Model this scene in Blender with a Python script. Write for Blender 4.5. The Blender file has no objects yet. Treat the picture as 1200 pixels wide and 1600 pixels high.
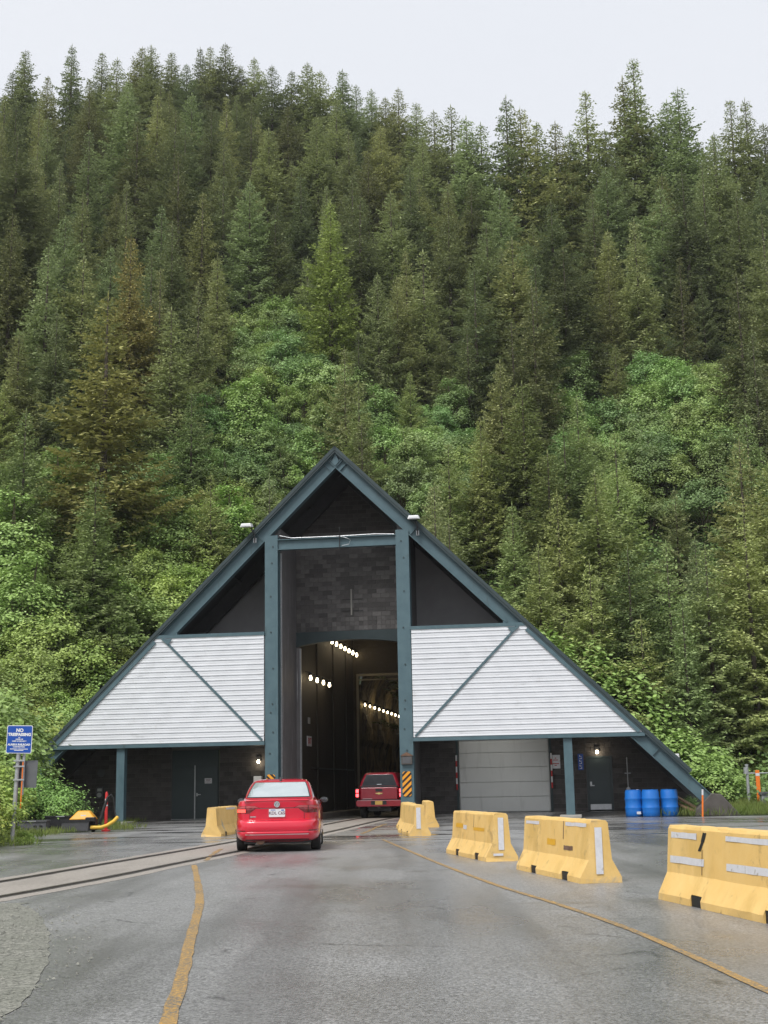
import bpy, bmesh, math, random
import numpy as np
from mathutils import Vector, Matrix

# ------------------------------------------------------------------ camera, world, sun, exposure
sc = bpy.context.scene
COL = sc.collection
rnd = random.Random(7)
F, CAMH, PITCH, ROLL = 2100.0, 1.34, math.atan(429 / 2100.0), 0.019
cam = bpy.data.cameras.new("camera")
cam.sensor_fit = 'VERTICAL'; cam.sensor_height = 36.0; cam.sensor_width = 27.0
cam.lens = F / 1600 * 36.0
cam.clip_start = 0.1; cam.clip_end = 3000
co = bpy.data.objects.new("camera", cam); COL.objects.link(co)
co.matrix_world = Matrix.Translation((0, 0, CAMH)) @ Matrix.Rotation(math.pi / 2 + PITCH, 4, 'X') @ Matrix.Rotation(-ROLL, 4, 'Z')
sc.camera = co

SUN_EL, SUN_ROT = math.radians(54), math.radians(213)
w = bpy.data.worlds.new("World"); sc.world = w; w.use_nodes = True
nt = w.node_tree; nt.nodes.clear()
wo = nt.nodes.new('ShaderNodeOutputWorld'); bg = nt.nodes.new('ShaderNodeBackground')
sky = nt.nodes.new('ShaderNodeTexSky'); sky.sky_type = 'NISHITA'; sky.sun_disc = False
sky.sun_elevation = SUN_EL; sky.sun_rotation = SUN_ROT; sky.dust_density = 4.0; sky.altitude = 0
mx = nt.nodes.new('ShaderNodeMix'); mx.data_type = 'RGBA'
mx.inputs['Factor'].default_value = 0.95
nt.links.new(sky.outputs[0], mx.inputs['A'])
cn = nt.nodes.new('ShaderNodeTexNoise'); cn.inputs['Scale'].default_value = 2.2; cn.inputs['Detail'].default_value = 5
cm_ = nt.nodes.new('ShaderNodeMix'); cm_.data_type = 'RGBA'; cm_.inputs['A'].default_value = (4.15, 4.3, 4.62, 1); cm_.inputs['B'].default_value = (4.5, 4.6, 4.82, 1)      # overcast cloud, faintly mottled
nt.links.new(cn.outputs['Fac'], cm_.inputs['Factor']); nt.links.new(cm_.outputs['Result'], mx.inputs['B'])
nt.links.new(mx.outputs['Result'], bg.inputs[0]); bg.inputs[1].default_value = 0.1
nt.links.new(bg.outputs[0], wo.inputs[0])

sl = bpy.data.lights.new("sun", 'SUN'); sl.energy = 1.5; sl.angle = math.radians(22); sl.color = (1, .985, .96)
so = bpy.data.objects.new("sun", sl); COL.objects.link(so)
sd = Vector((-0.34, -0.52, 0.86)).normalized()           # towards the bright part of the cloud, behind the viewer
so.rotation_euler = sd.to_track_quat('Z', 'Y').to_euler()

sc.view_settings.view_transform = 'Standard'; sc.view_settings.look = 'None'
sc.view_settings.exposure = 1.0; sc.view_settings.gamma = 1.0; sc.view_settings.use_curve_mapping = False
sc.render.engine = 'CYCLES'
cy = sc.cycles
cy.max_bounces = 6; cy.diffuse_bounces = 2; cy.glossy_bounces = 3; cy.transmission_bounces = 4
cy.transparent_max_bounces = 6; cy.volume_bounces = 0; cy.caustics_reflective = False; cy.caustics_refractive = False
cy.use_denoising = True; cy.sample_clamp_indirect = 4.0

# ------------------------------------------------------------------ layout helpers (measured from the place)
cp, sp_, cr, sr = math.cos(PITCH), math.sin(PITCH), math.cos(ROLL), math.sin(ROLL)
FW = np.array([0, cp, sp_]); UP = np.array([0, -sp_, cp]); C0 = np.array([0, 0, CAMH])
def ray(x, y):
    u, v = x - 600, 800 - y
    a = u * cr + v * sr; b = -u * sr + v * cr
    return FW * F + np.array([a, 0, 0]) + UP * b
def gnd(x, y, z=0.0):
    d = ray(x, y); t = (z - CAMH) / d[2]; p = C0 + d * t
    return float(p[0]), float(p[1])
def proj(p):
    q = np.asarray(p, float) - C0
    z = q @ FW; a = q[0] / z * F; b = (q @ UP) / z * F
    return 600 + a * cr - b * sr, 800 - (a * sr + b * cr)
YAW = math.radians(8.5)
EX = np.array([math.cos(YAW), -math.sin(YAW), 0]); EY = np.array([math.sin(YAW), math.cos(YAW), 0])
PO = np.array([-2.02, 55.22, 0])
def W(lx, ly, z=0.0): return PO + EX * lx + EY * ly + np.array([0, 0, z])
def loc_of(x, y): d = np.array([x, y, 0]) - PO; return float(d @ EX), float(d @ EY)
def inpoly(x, y, P):
    c = False; j = len(P) - 1
    for i in range(len(P)):
        xi, yi = P[i]; xj, yj = P[j]
        if (yi > y) != (yj > y) and x < (xj - xi) * (y - yi) / (yj - yi) + xi: c = not c
        j = i
    return c

# ------------------------------------------------------------------ mesh helpers
class MB:
    def __init__(s): s.v = []; s.f = []
    def add(s, vs, fs):
        n = len(s.v); s.v += [tuple(map(float, q)) for q in vs]; s.f += [tuple(i + n for i in f) for f in fs]; return s
    def box(s, a, b):
        (x0, y0, z0), (x1, y1, z1) = a, b
        return s.add([(x0, y0, z0), (x1, y0, z0), (x1, y1, z0), (x0, y1, z0), (x0, y0, z1), (x1, y0, z1), (x1, y1, z1), (x0, y1, z1)],
                     [(0, 3, 2, 1), (4, 5, 6, 7), (0, 1, 5, 4), (1, 2, 6, 5), (2, 3, 7, 6), (3, 0, 4, 7)])
    def prism(s, poly, d0, d1, axis='y'):
        """poly of (u,v) extruded from d0 to d1; axis y: (u,d,v); z: (u,v,d); x: (d,u,v)"""
        n = len(poly)
        def P(u, v, d): return {'y': (u, d, v), 'z': (u, v, d), 'x': (d, u, v)}[axis]
        vs = [P(u, v, d0) for u, v in poly] + [P(u, v, d1) for u, v in poly]
        fs = [tuple(range(n - 1, -1, -1)), tuple(range(n, 2 * n))] + [(i, (i + 1) % n, n + (i + 1) % n, n + i) for i in range(n)]
        return s.add(vs, fs)
    def tube(s, pts, r, n=8, caps=True):
        pts = [Vector(q) for q in pts]; m = len(pts)
        rr = r if isinstance(r, (list, tuple)) else [r] * m
        vs = []; fs = []
        for i, q in enumerate(pts):
            t = (pts[min(i + 1, m - 1)] - pts[max(i - 1, 0)]).normalized()
            a = t.orthogonal().normalized() if i == 0 else (a - t * a.dot(t)).normalized()
            b = t.cross(a)
            for k in range(n):
                an = 2 * math.pi * k / n
                vs.append(q + (a * math.cos(an) + b * math.sin(an)) * rr[i])
        for i in range(m - 1):
            for k in range(n):
                fs.append((i * n + k, i * n + (k + 1) % n, (i + 1) * n + (k + 1) % n, (i + 1) * n + k))
        if caps: fs += [tuple(range(n - 1, -1, -1)), tuple(range((m - 1) * n, m * n))]
        return s.add(vs, fs)
    def lathe(s, prof, n=24, c=(0, 0, 0), axis='z'):
        vs = []; fs = []; m = len(prof)
        for r, h in prof:
            for k in range(n):
                an = 2 * math.pi * k / n; x, y = r * math.cos(an), r * math.sin(an)
                q = {'z': (x, y, h), 'x': (h, x, y), 'y': (x, h, y)}[axis]
                vs.append((q[0] + c[0], q[1] + c[1], q[2] + c[2]))
        for i in range(m - 1):
            for k in range(n): fs.append((i * n + k, i * n + (k + 1) % n, (i + 1) * n + (k + 1) % n, (i + 1) * n + k))
        fs += [tuple(range(n - 1, -1, -1)), tuple(range((m - 1) * n, m * n))]
        return s.add(vs, fs)
    def beam(s, a, b, w_, d_, y0, y1):
        """flat bar from (x,z) a to b in the facade plane, perpendicular offsets w_..d_, from depth y0 to y1"""
        dx, dz = b[0] - a[0], b[1] - a[1]; L = math.hypot(dx, dz); nx, nz = -dz / L, dx / L
        P = [(a[0] + nx * w_, a[1] + nz * w_), (b[0] + nx * w_, b[1] + nz * w_), (b[0] + nx * d_, b[1] + nz * d_), (a[0] + nx * d_, a[1] + nz * d_)]
        return s.prism(P, y0, y1)
    def build(s, name, m, parent=None, smooth=False, bevel=0, fix=True, sharp=40):
        me = bpy.data.meshes.new(name); me.from_pydata(s.v, [], s.f); me.validate()
        if fix:
            bm = bmesh.new(); bm.from_mesh(me); bmesh.ops.recalc_face_normals(bm, faces=bm.faces); bm.to_mesh(me); bm.free()
        return mk(name, me, m, parent, smooth, bevel, sharp)
def mk(name, me, m, parent=None, smooth=False, bevel=0, sharp=40):
    if m is not None and not me.materials: me.materials.append(m)
    o = bpy.data.objects.new(name, me); COL.objects.link(o)
    if parent is not None: o.parent = parent
    if smooth:
        me.polygons.foreach_set('use_smooth', [True] * len(me.polygons))
        if sharp < 180: me.set_sharp_from_angle(angle=math.radians(sharp))
    if bevel:
        b = o.modifiers.new('bevel', 'BEVEL'); b.width = bevel; b.segments = 2; b.limit_method = 'ANGLE'; b.angle_limit = math.radians(35)
    return o
def npmesh(name, V, Fq):
    V = np.asarray(V, np.float32); Fq = np.asarray(Fq, np.int32)
    me = bpy.data.meshes.new(name); k = Fq.shape[1]
    me.vertices.add(len(V)); me.vertices.foreach_set('co', V.ravel())
    me.loops.add(Fq.size); me.loops.foreach_set('vertex_index', Fq.ravel())
    me.polygons.add(len(Fq)); me.polygons.foreach_set('loop_start', np.arange(0, Fq.size, k, dtype=np.int32))
    me.update(); me.validate(); return me
def empty(name, loc, rz=0.0, label=None, cat=None, group=None):
    o = bpy.data.objects.new(name, None); COL.objects.link(o); o.location = [float(q) for q in loc]; o.rotation_euler = (0, 0, rz)
    o.empty_display_size = .2
    return tag(o, label, cat, group)
def tag(o, label=None, cat=None, group=None, kind=None):
    if label: o['label'] = label
    if cat: o['category'] = cat
    if group: o['group'] = group
    if kind: o['kind'] = kind
    return o
def copy_tree(o, parent=None):
    c = o.copy(); COL.objects.link(c); c.parent = parent
    for ch in list(o.children): copy_tree(ch, c)
    return c
def text_mesh(name, txt, size, m, parent, loc, rot=(math.pi / 2, 0, 0), bold=0.0, align='CENTER', thick=.001):
    cu = bpy.data.curves.new(name, 'FONT'); cu.body = txt; cu.size = size; cu.align_x = align; cu.align_y = 'CENTER'
    cu.offset = bold; cu.extrude = thick; cu.resolution_u = 3
    t = bpy.data.objects.new(name, cu); COL.objects.link(t)
    me = bpy.data.meshes.new_from_object(t.evaluated_get(bpy.context.evaluated_depsgraph_get()))
    bpy.data.objects.remove(t); bpy.data.curves.remove(cu)
    me.name = name; me.materials.clear()
    o = mk(name, me, m, parent); o.location = loc; o.rotation_euler = rot
    return o

# ------------------------------------------------------------------ materials
M = {}
def pm(name, c1, c2=None, rough=.6, metal=0., scale=3., stretch=(1, 1, 1), bump=0., bscale=40., rand=0., spec=.5, coat=0., rvar=0.,
       c3=None, c3scale=1., c3lo=.55, c3hi=.7, c3stretch=(1, 1, 1), detail=6., emit=None, lo=.3, hi=.7, bdist=.01):
    m = bpy.data.materials.new(name); m.use_nodes = True; nt = m.node_tree; N = nt.nodes; Lk = nt.links.new
    b = N['Principled BSDF']; b.inputs['Roughness'].default_value = rough; b.inputs['Metallic'].default_value = metal
    b.inputs['Specular IOR Level'].default_value = spec; b.inputs['Coat Weight'].default_value = coat; b.inputs['Coat Roughness'].default_value = .06
    tc = N.new('ShaderNodeTexCoord')
    def noise(sc_, st, det=detail):
        mp = N.new('ShaderNodeMapping'); mp.inputs['Scale'].default_value = st; Lk(tc.outputs['Object'], mp.inputs[0])
        n = N.new('ShaderNodeTexNoise'); n.inputs['Scale'].default_value = sc_; n.inputs['Detail'].default_value = det; n.inputs['Roughness'].default_value = .62
        Lk(mp.outputs[0], n.inputs['Vector']); return n
    def remap(sock, lo_, hi_):
        r = N.new('ShaderNodeMapRange'); r.inputs[1].default_value = lo_; r.inputs[2].default_value = hi_; Lk(sock, r.inputs[0]); return r.outputs[0]
    def mix(fac, A, B, blend='MIX'):
        x = N.new('ShaderNodeMix'); x.data_type = 'RGBA'; x.blend_type = blend
        for s_, v in (('Factor', fac), ('A', A), ('B', B)):
            if isinstance(v, (tuple, list)): x.inputs[s_].default_value = (*v[:3], 1)
            elif isinstance(v, (int, float)): x.inputs[s_].default_value = v
            else: Lk(v, x.inputs[s_])
        return x.outputs['Result']
    col = None
    if c2 is not None:
        n = noise(scale, stretch); col = mix(remap(n.outputs['Fac'], lo, hi), c1, c2)
        if rvar:
            rr = N.new('ShaderNodeMapRange'); rr.inputs[1].default_value = .3; rr.inputs[2].default_value = .7
            rr.inputs[3].default_value = rough - rvar; rr.inputs[4].default_value = rough + rvar
            Lk(n.outputs['Fac'], rr.inputs[0]); Lk(rr.outputs[0], b.inputs['Roughness'])
    if c3 is not None:
        n3 = noise(c3scale, c3stretch); col = mix(remap(n3.outputs['Fac'], c3lo, c3hi), col if col is not None else c1, c3)
    if rand:
        oi = N.new('ShaderNodeObjectInfo'); hv = N.new('ShaderNodeHueSaturation')
        r = N.new('ShaderNodeMapRange'); r.inputs[3].default_value = 1 - rand; r.inputs[4].default_value = 1 + rand; Lk(oi.outputs['Random'], r.inputs[0]); Lk(r.outputs[0], hv.inputs['Value'])
        if col is None: hv.inputs['Color'].default_value = (*c1, 1)
        else: Lk(col, hv.inputs['Color'])
        col = hv.outputs[0]
    if col is None: b.inputs['Base Color'].default_value = (*c1, 1)
    else: Lk(col, b.inputs['Base Color'])
    if bump:
        nb = noise(bscale, (1, 1, 1), 3); bp = N.new('ShaderNodeBump'); bp.inputs['Strength'].default_value = bump; bp.inputs['Distance'].default_value = bdist
        Lk(nb.outputs['Fac'], bp.inputs['Height']); Lk(bp.outputs[0], b.inputs['Normal'])
    if emit: b.inputs['Emission Color'].default_value = (*emit[0], 1); b.inputs['Emission Strength'].default_value = emit[1]
    M[name] = m; return m
def weather(name, scuff, scale, lo, hi, strength, edge=None):
    """adds irregular scuffs / stains (and paint worn off the edges) over a pm() material"""
    nt = M[name].node_tree; N = nt.nodes; Lk = nt.links.new; b = N['Principled BSDF']; src = b.inputs['Base Color'].links[0].from_socket
    tc = N.new('ShaderNodeTexCoord'); oi = N.new('ShaderNodeObjectInfo'); va = N.new('ShaderNodeVectorMath'); va.operation = 'ADD'; cm = N.new('ShaderNodeCombineXYZ')
    ml = N.new('ShaderNodeMath'); ml.operation = 'MULTIPLY'; ml.inputs[1].default_value = 37.0; Lk(oi.outputs['Random'], ml.inputs[0]); Lk(ml.outputs[0], cm.inputs[0]); Lk(tc.outputs['Object'], va.inputs[0]); Lk(cm.outputs[0], va.inputs[1])
    n = N.new('ShaderNodeTexNoise'); n.inputs['Scale'].default_value = scale; n.inputs['Detail'].default_value = 9; n.inputs['Roughness'].default_value = .7; n.inputs['Distortion'].default_value = .6; Lk(va.outputs[0], n.inputs['Vector'])
    r = N.new('ShaderNodeMapRange'); r.inputs[1].default_value = lo; r.inputs[2].default_value = hi; r.inputs[4].default_value = strength; Lk(n.outputs['Fac'], r.inputs[0])
    x = N.new('ShaderNodeMix'); x.data_type = 'RGBA'; Lk(r.outputs[0], x.inputs['Factor']); Lk(src, x.inputs['A']); x.inputs['B'].default_value = (*scuff, 1); out = x.outputs['Result']
    if edge:
        g = N.new('ShaderNodeNewGeometry'); e = N.new('ShaderNodeMapRange'); e.inputs[1].default_value = .53; e.inputs[2].default_value = .6; Lk(g.outputs['Pointiness'], e.inputs[0])
        mm = N.new('ShaderNodeMath'); mm.operation = 'MULTIPLY'; Lk(e.outputs[0], mm.inputs[0]); q = N.new('ShaderNodeMapRange'); q.inputs[1].default_value = .5; q.inputs[2].default_value = .6; Lk(n.outputs['Fac'], q.inputs[0]); Lk(q.outputs[0], mm.inputs[1])
        y = N.new('ShaderNodeMix'); y.data_type = 'RGBA'; Lk(mm.outputs[0], y.inputs['Factor']); Lk(out, y.inputs['A']); y.inputs['B'].default_value = (*edge, 1); out = y.outputs['Result']
    Lk(out, b.inputs['Base Color'])

pm('teal_steel', (.062, .112, .132), (.085, .145, .165), rough=.5, scale=2.5, bump=.15, c3=(.05, .075, .075), c3scale=1.6, c3lo=.62, c3hi=.75, c3stretch=(3, 3, .5), rvar=.1)
weather('teal_steel', (.11, .075, .05), 2.2, .66, .72, .5)
pm('teal_dark', (.026, .043, .046), (.036, .056, .06), rough=.65, scale=3)
pm('white_sheet', (.72, .735, .76), (.78, .795, .82), rough=.42, scale=1.2, c3=(.36, .37, .38), c3scale=2.5, c3lo=.6, c3hi=.85, c3stretch=(.35, 1, 3))
pm('block', (.1, .095, .093), (.145, .137, .133), rough=.85, scale=6, bump=.5, bscale=60, rand=.38, c3=(.05, .047, .046), c3scale=3, c3lo=.55, c3hi=.8)
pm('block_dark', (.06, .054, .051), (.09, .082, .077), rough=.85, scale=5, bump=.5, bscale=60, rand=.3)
pm('mortar', (.13, .122, .116), (.17, .16, .152), rough=.9, scale=4)
pm('plaster', (.3, .292, .3), (.35, .342, .35), rough=.75, scale=1.5, bump=.15, c3=(.42, .42, .42), c3scale=2.2, c3lo=.66, c3hi=.85, c3stretch=(4, 4, .25))
pm('reveal', (.15, .142, .147), (.2, .19, .192), rough=.7, scale=1.2, bump=.15, c3=(.55, .55, .55), c3scale=1.6, c3lo=.6, c3hi=.72, c3stretch=(5, 5, .22))
pm('soffit', (.035, .035, .037), (.05, .05, .052), rough=.8, scale=3)
pm('concrete', (.3, .285, .26), (.4, .385, .35), rough=.8, scale=2, bump=.3, c3=(.2, .19, .175), c3scale=1, c3lo=.5, c3hi=.75)
pm('concrete_dark', (.07, .062, .055), (.11, .1, .09), rough=.85, scale=3, bump=.4)
pm('door_teal', (.022, .036, .039), (.03, .047, .05), rough=.45, scale=2)
pm('garage', (.62, .63, .6), (.68, .69, .66), rough=.5, scale=1, c3=(.52, .53, .5), c3scale=1.2, c3lo=.55, c3hi=.75, c3stretch=(3, 1, .5))
pm('steel', (.45, .46, .47), (.36, .37, .38), rough=.38, metal=.8, scale=8, bump=.05)
pm('galv', (.36, .37, .38), (.5, .51, .52), rough=.5, metal=.5, scale=12)
pm('black', (.012, .012, .013), rough=.5)
pm('rubber', (.02, .02, .021), (.035, .034, .033), rough=.8, scale=10)
pm('white_paint', (.75, .75, .75), rough=.5)
pm('tape', (.72, .72, .74), (.6, .6, .62), rough=.35, scale=14, c3=(.4, .38, .33), c3scale=9, c3lo=.62, c3hi=.7)
pm('yellow_concrete', (.75, .48, .15), (.82, .56, .21), rough=.55, scale=2.2, bump=.35, bscale=45, bdist=.006, c3=(.58, .37, .1), c3scale=1.7, c3lo=.52, c3hi=.8, c3stretch=(1, 1, .6))
weather('yellow_concrete', (.3, .2, .08), 3.0, .57, .68, .6, (.42, .38, .3))
weather('yellow_concrete', (.07, .055, .04), 5.5, .66, .72, .6)
pm('orange_patch', (.75, .42, .03), (.7, .36, .02), rough=.5, scale=6)
pm('blue_plastic', (.008, .14, .5), (.012, .165, .56), rough=.38, scale=3)
weather('blue_plastic', (.2, .32, .5), 4.0, .62, .7, .5)
weather('white_sheet', (.4, .37, .33), 1.6, .6, .75, .4)
pm('sign_blue', (.006, .07, .38), rough=.35)
pm('sign_back', (.13, .135, .145), (.16, .165, .17), rough=.5, metal=.3, scale=4)
pm('orange', (.85, .2, .02), rough=.5)
pm('hazard_orange', (.8, .33, .02), rough=.45)
pm('red_plastic', (.5, .02, .02), rough=.45)
pm('car_red', (.68, .006, .035), rough=.28, coat=1.0, metal=.0)
pm('truck_red', (.27, .003, .018), (.24, .003, .016), rough=.35, coat=.8)
pm('plastic_dark', (.018, .018, .02), rough=.45)
pm('glass_rear', (.3, .37, .38), (.42, .48, .48), rough=.06, spec=1.0, scale=1.6, coat=1.0)  # pale base colour stands in for the sky mirrored in the rear glass
pm('glass_dark', (.012, .014, .017), rough=.05, spec=.9, coat=.6)
pm('glass_canopy', (.018, .02, .024), (.03, .033, .038), rough=.15, spec=.3, scale=3)
pm('chrome', (.75, .75, .76), rough=.12, metal=1.)
pm('lens_dark', (.16, .004, .008), rough=.12, coat=1.)
pm('lens_pink', (.62, .12, .13), rough=.15, coat=1.)
pm('lens_lit', (.7, .02, .02), rough=.2, emit=((1, .07, .05), 1.6))
pm('lens_lit_truck', (.7, .02, .02), rough=.2, emit=((1, .06, .07), 3.2))
pm('plate_white', (.72, .72, .74), rough=.4)
pm('plate_yellow', (.55, .34, .08), rough=.4)
pm('plate_ink', (.16, .07, .09), rough=.5)
pm('gold', (.75, .55, .22), rough=.25, metal=.7)
pm('lamp', (.9, .85, .7), emit=((1, .84, .55), 7.0))
pm('bulb', (.9, .85, .75), emit=((1, .85, .62), 6.0))
pm('grey_plastic', (.07, .072, .078), (.1, .1, .105), rough=.5, scale=5)
pm('machine_yellow', (.75, .36, .015), (.68, .31, .01), rough=.4, scale=3)
pm('hose_yellow', (.72, .45, .05), rough=.5)
pm('wood', (.2, .12, .065), (.3, .19, .11), rough=.8, scale=3, stretch=(1, 8, 8))
pm('bark', (.075, .058, .045), (.14, .115, .095), rough=.9, scale=4, stretch=(3, 3, .6), bump=.5, bscale=14)
pm('stem', (.11, .085, .055), (.17, .14, .1), rough=.9, scale=6)
pm('rust', (.11, .055, .03), (.2, .12, .08), rough=.7, scale=6)
pm('rail_steel', (.075, .062, .052), (.13, .115, .1), rough=.4, metal=.6, scale=5)
pm('groove', (.03, .028, .025), (.055, .05, .045), rough=.6, scale=6)
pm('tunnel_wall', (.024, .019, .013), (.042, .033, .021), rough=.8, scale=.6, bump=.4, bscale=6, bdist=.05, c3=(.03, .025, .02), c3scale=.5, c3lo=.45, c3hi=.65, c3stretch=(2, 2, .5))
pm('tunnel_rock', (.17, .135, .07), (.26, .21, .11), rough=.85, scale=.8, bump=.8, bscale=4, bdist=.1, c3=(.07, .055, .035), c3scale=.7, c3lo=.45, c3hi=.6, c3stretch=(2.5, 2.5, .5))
pm('tunnel_frame', (.16, .145, .11), (.22, .2, .15), rough=.6, scale=2)
pm('ink_red', (.45, .03, .03), rough=.5)
pm('rag', (.6, .6, .58), rough=.8)

def leafmat(name, base, base2, trans, rough=.5, spec=.25, hv=.25, patch=1.0):
    """colour = object colour (set per plant) x patchy noise + per-leaf variation; diffuse + translucent + weak wet gloss"""
    m = bpy.data.materials.new(name); m.use_nodes = True; nt = m.node_tree; N = nt.nodes; Lk = nt.links.new; N.clear()
    out = N.new('ShaderNodeOutputMaterial'); geo = N.new('ShaderNodeNewGeometry'); oi = N.new('ShaderNodeObjectInfo'); tc = N.new('ShaderNodeTexCoord')
    n = N.new('ShaderNodeTexNoise'); n.inputs['Scale'].default_value = patch; n.inputs['Detail'].default_value = 3; Lk(tc.outputs['Object'], n.inputs['Vector'])
    mr = N.new('ShaderNodeMapRange'); mr.inputs[1].default_value = .35; mr.inputs[2].default_value = .65; Lk(n.outputs['Fac'], mr.inputs[0])
    mx = N.new('ShaderNodeMix'); mx.data_type = 'RGBA'; mx.inputs['A'].default_value = (*base, 1); mx.inputs['B'].default_value = (*base2, 1); Lk(mr.outputs[0], mx.inputs['Factor'])
    mu = N.new('ShaderNodeMix'); mu.data_type = 'RGBA'; mu.blend_type = 'MULTIPLY'; mu.inputs['Factor'].default_value = 1; Lk(mx.outputs['Result'], mu.inputs['A']); Lk(oi.outputs['Color'], mu.inputs['B'])
    hs = N.new('ShaderNodeHueSaturation'); Lk(mu.outputs['Result'], hs.inputs['Color'])
    r = N.new('ShaderNodeMapRange'); r.inputs[3].default_value = 1 - hv; r.inputs[4].default_value = 1 + hv; Lk(geo.outputs['Random Per Island'], r.inputs[0]); Lk(r.outputs[0], hs.inputs['Value'])
    d = N.new('ShaderNodeBsdfDiffuse'); t = N.new('ShaderNodeBsdfTranslucent'); g = N.new('ShaderNodeBsdfGlossy'); g.inputs['Roughness'].default_value = rough
    g.inputs['Color'].default_value = (.8, .85, .9, 1)
    Lk(hs.outputs[0], d.inputs[0]); Lk(hs.outputs[0], t.inputs[0])
    m1 = N.new('ShaderNodeMixShader'); m1.inputs[0].default_value = trans; Lk(d.outputs[0], m1.inputs[1]); Lk(t.outputs[0], m1.inputs[2])
    fr = N.new('ShaderNodeFresnel'); fr.inputs[0].default_value = 1.3
    mm = N.new('ShaderNodeMath'); mm.operation = 'MULTIPLY'; mm.inputs[1].default_value = spec; Lk(fr.outputs[0], mm.inputs[0])
    m2 = N.new('ShaderNodeMixShader'); Lk(mm.outputs[0], m2.inputs[0]); Lk(m1.outputs[0], m2.inputs[1]); Lk(g.outputs[0], m2.inputs[2])
    Lk(m2.outputs[0], out.inputs[0]); M[name] = m; return m
leafmat('needles', (.3, .335, .155), (.375, .405, .19), .18, spec=.05, patch=.5)
leafmat('alder_leaf', (.3, .43, .14), (.37, .495, .18), .26, spec=.06, patch=.7)
leafmat('grass_leaf', (.17, .24, .06), (.24, .28, .09), .42, spec=.05, patch=.8)

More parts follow.
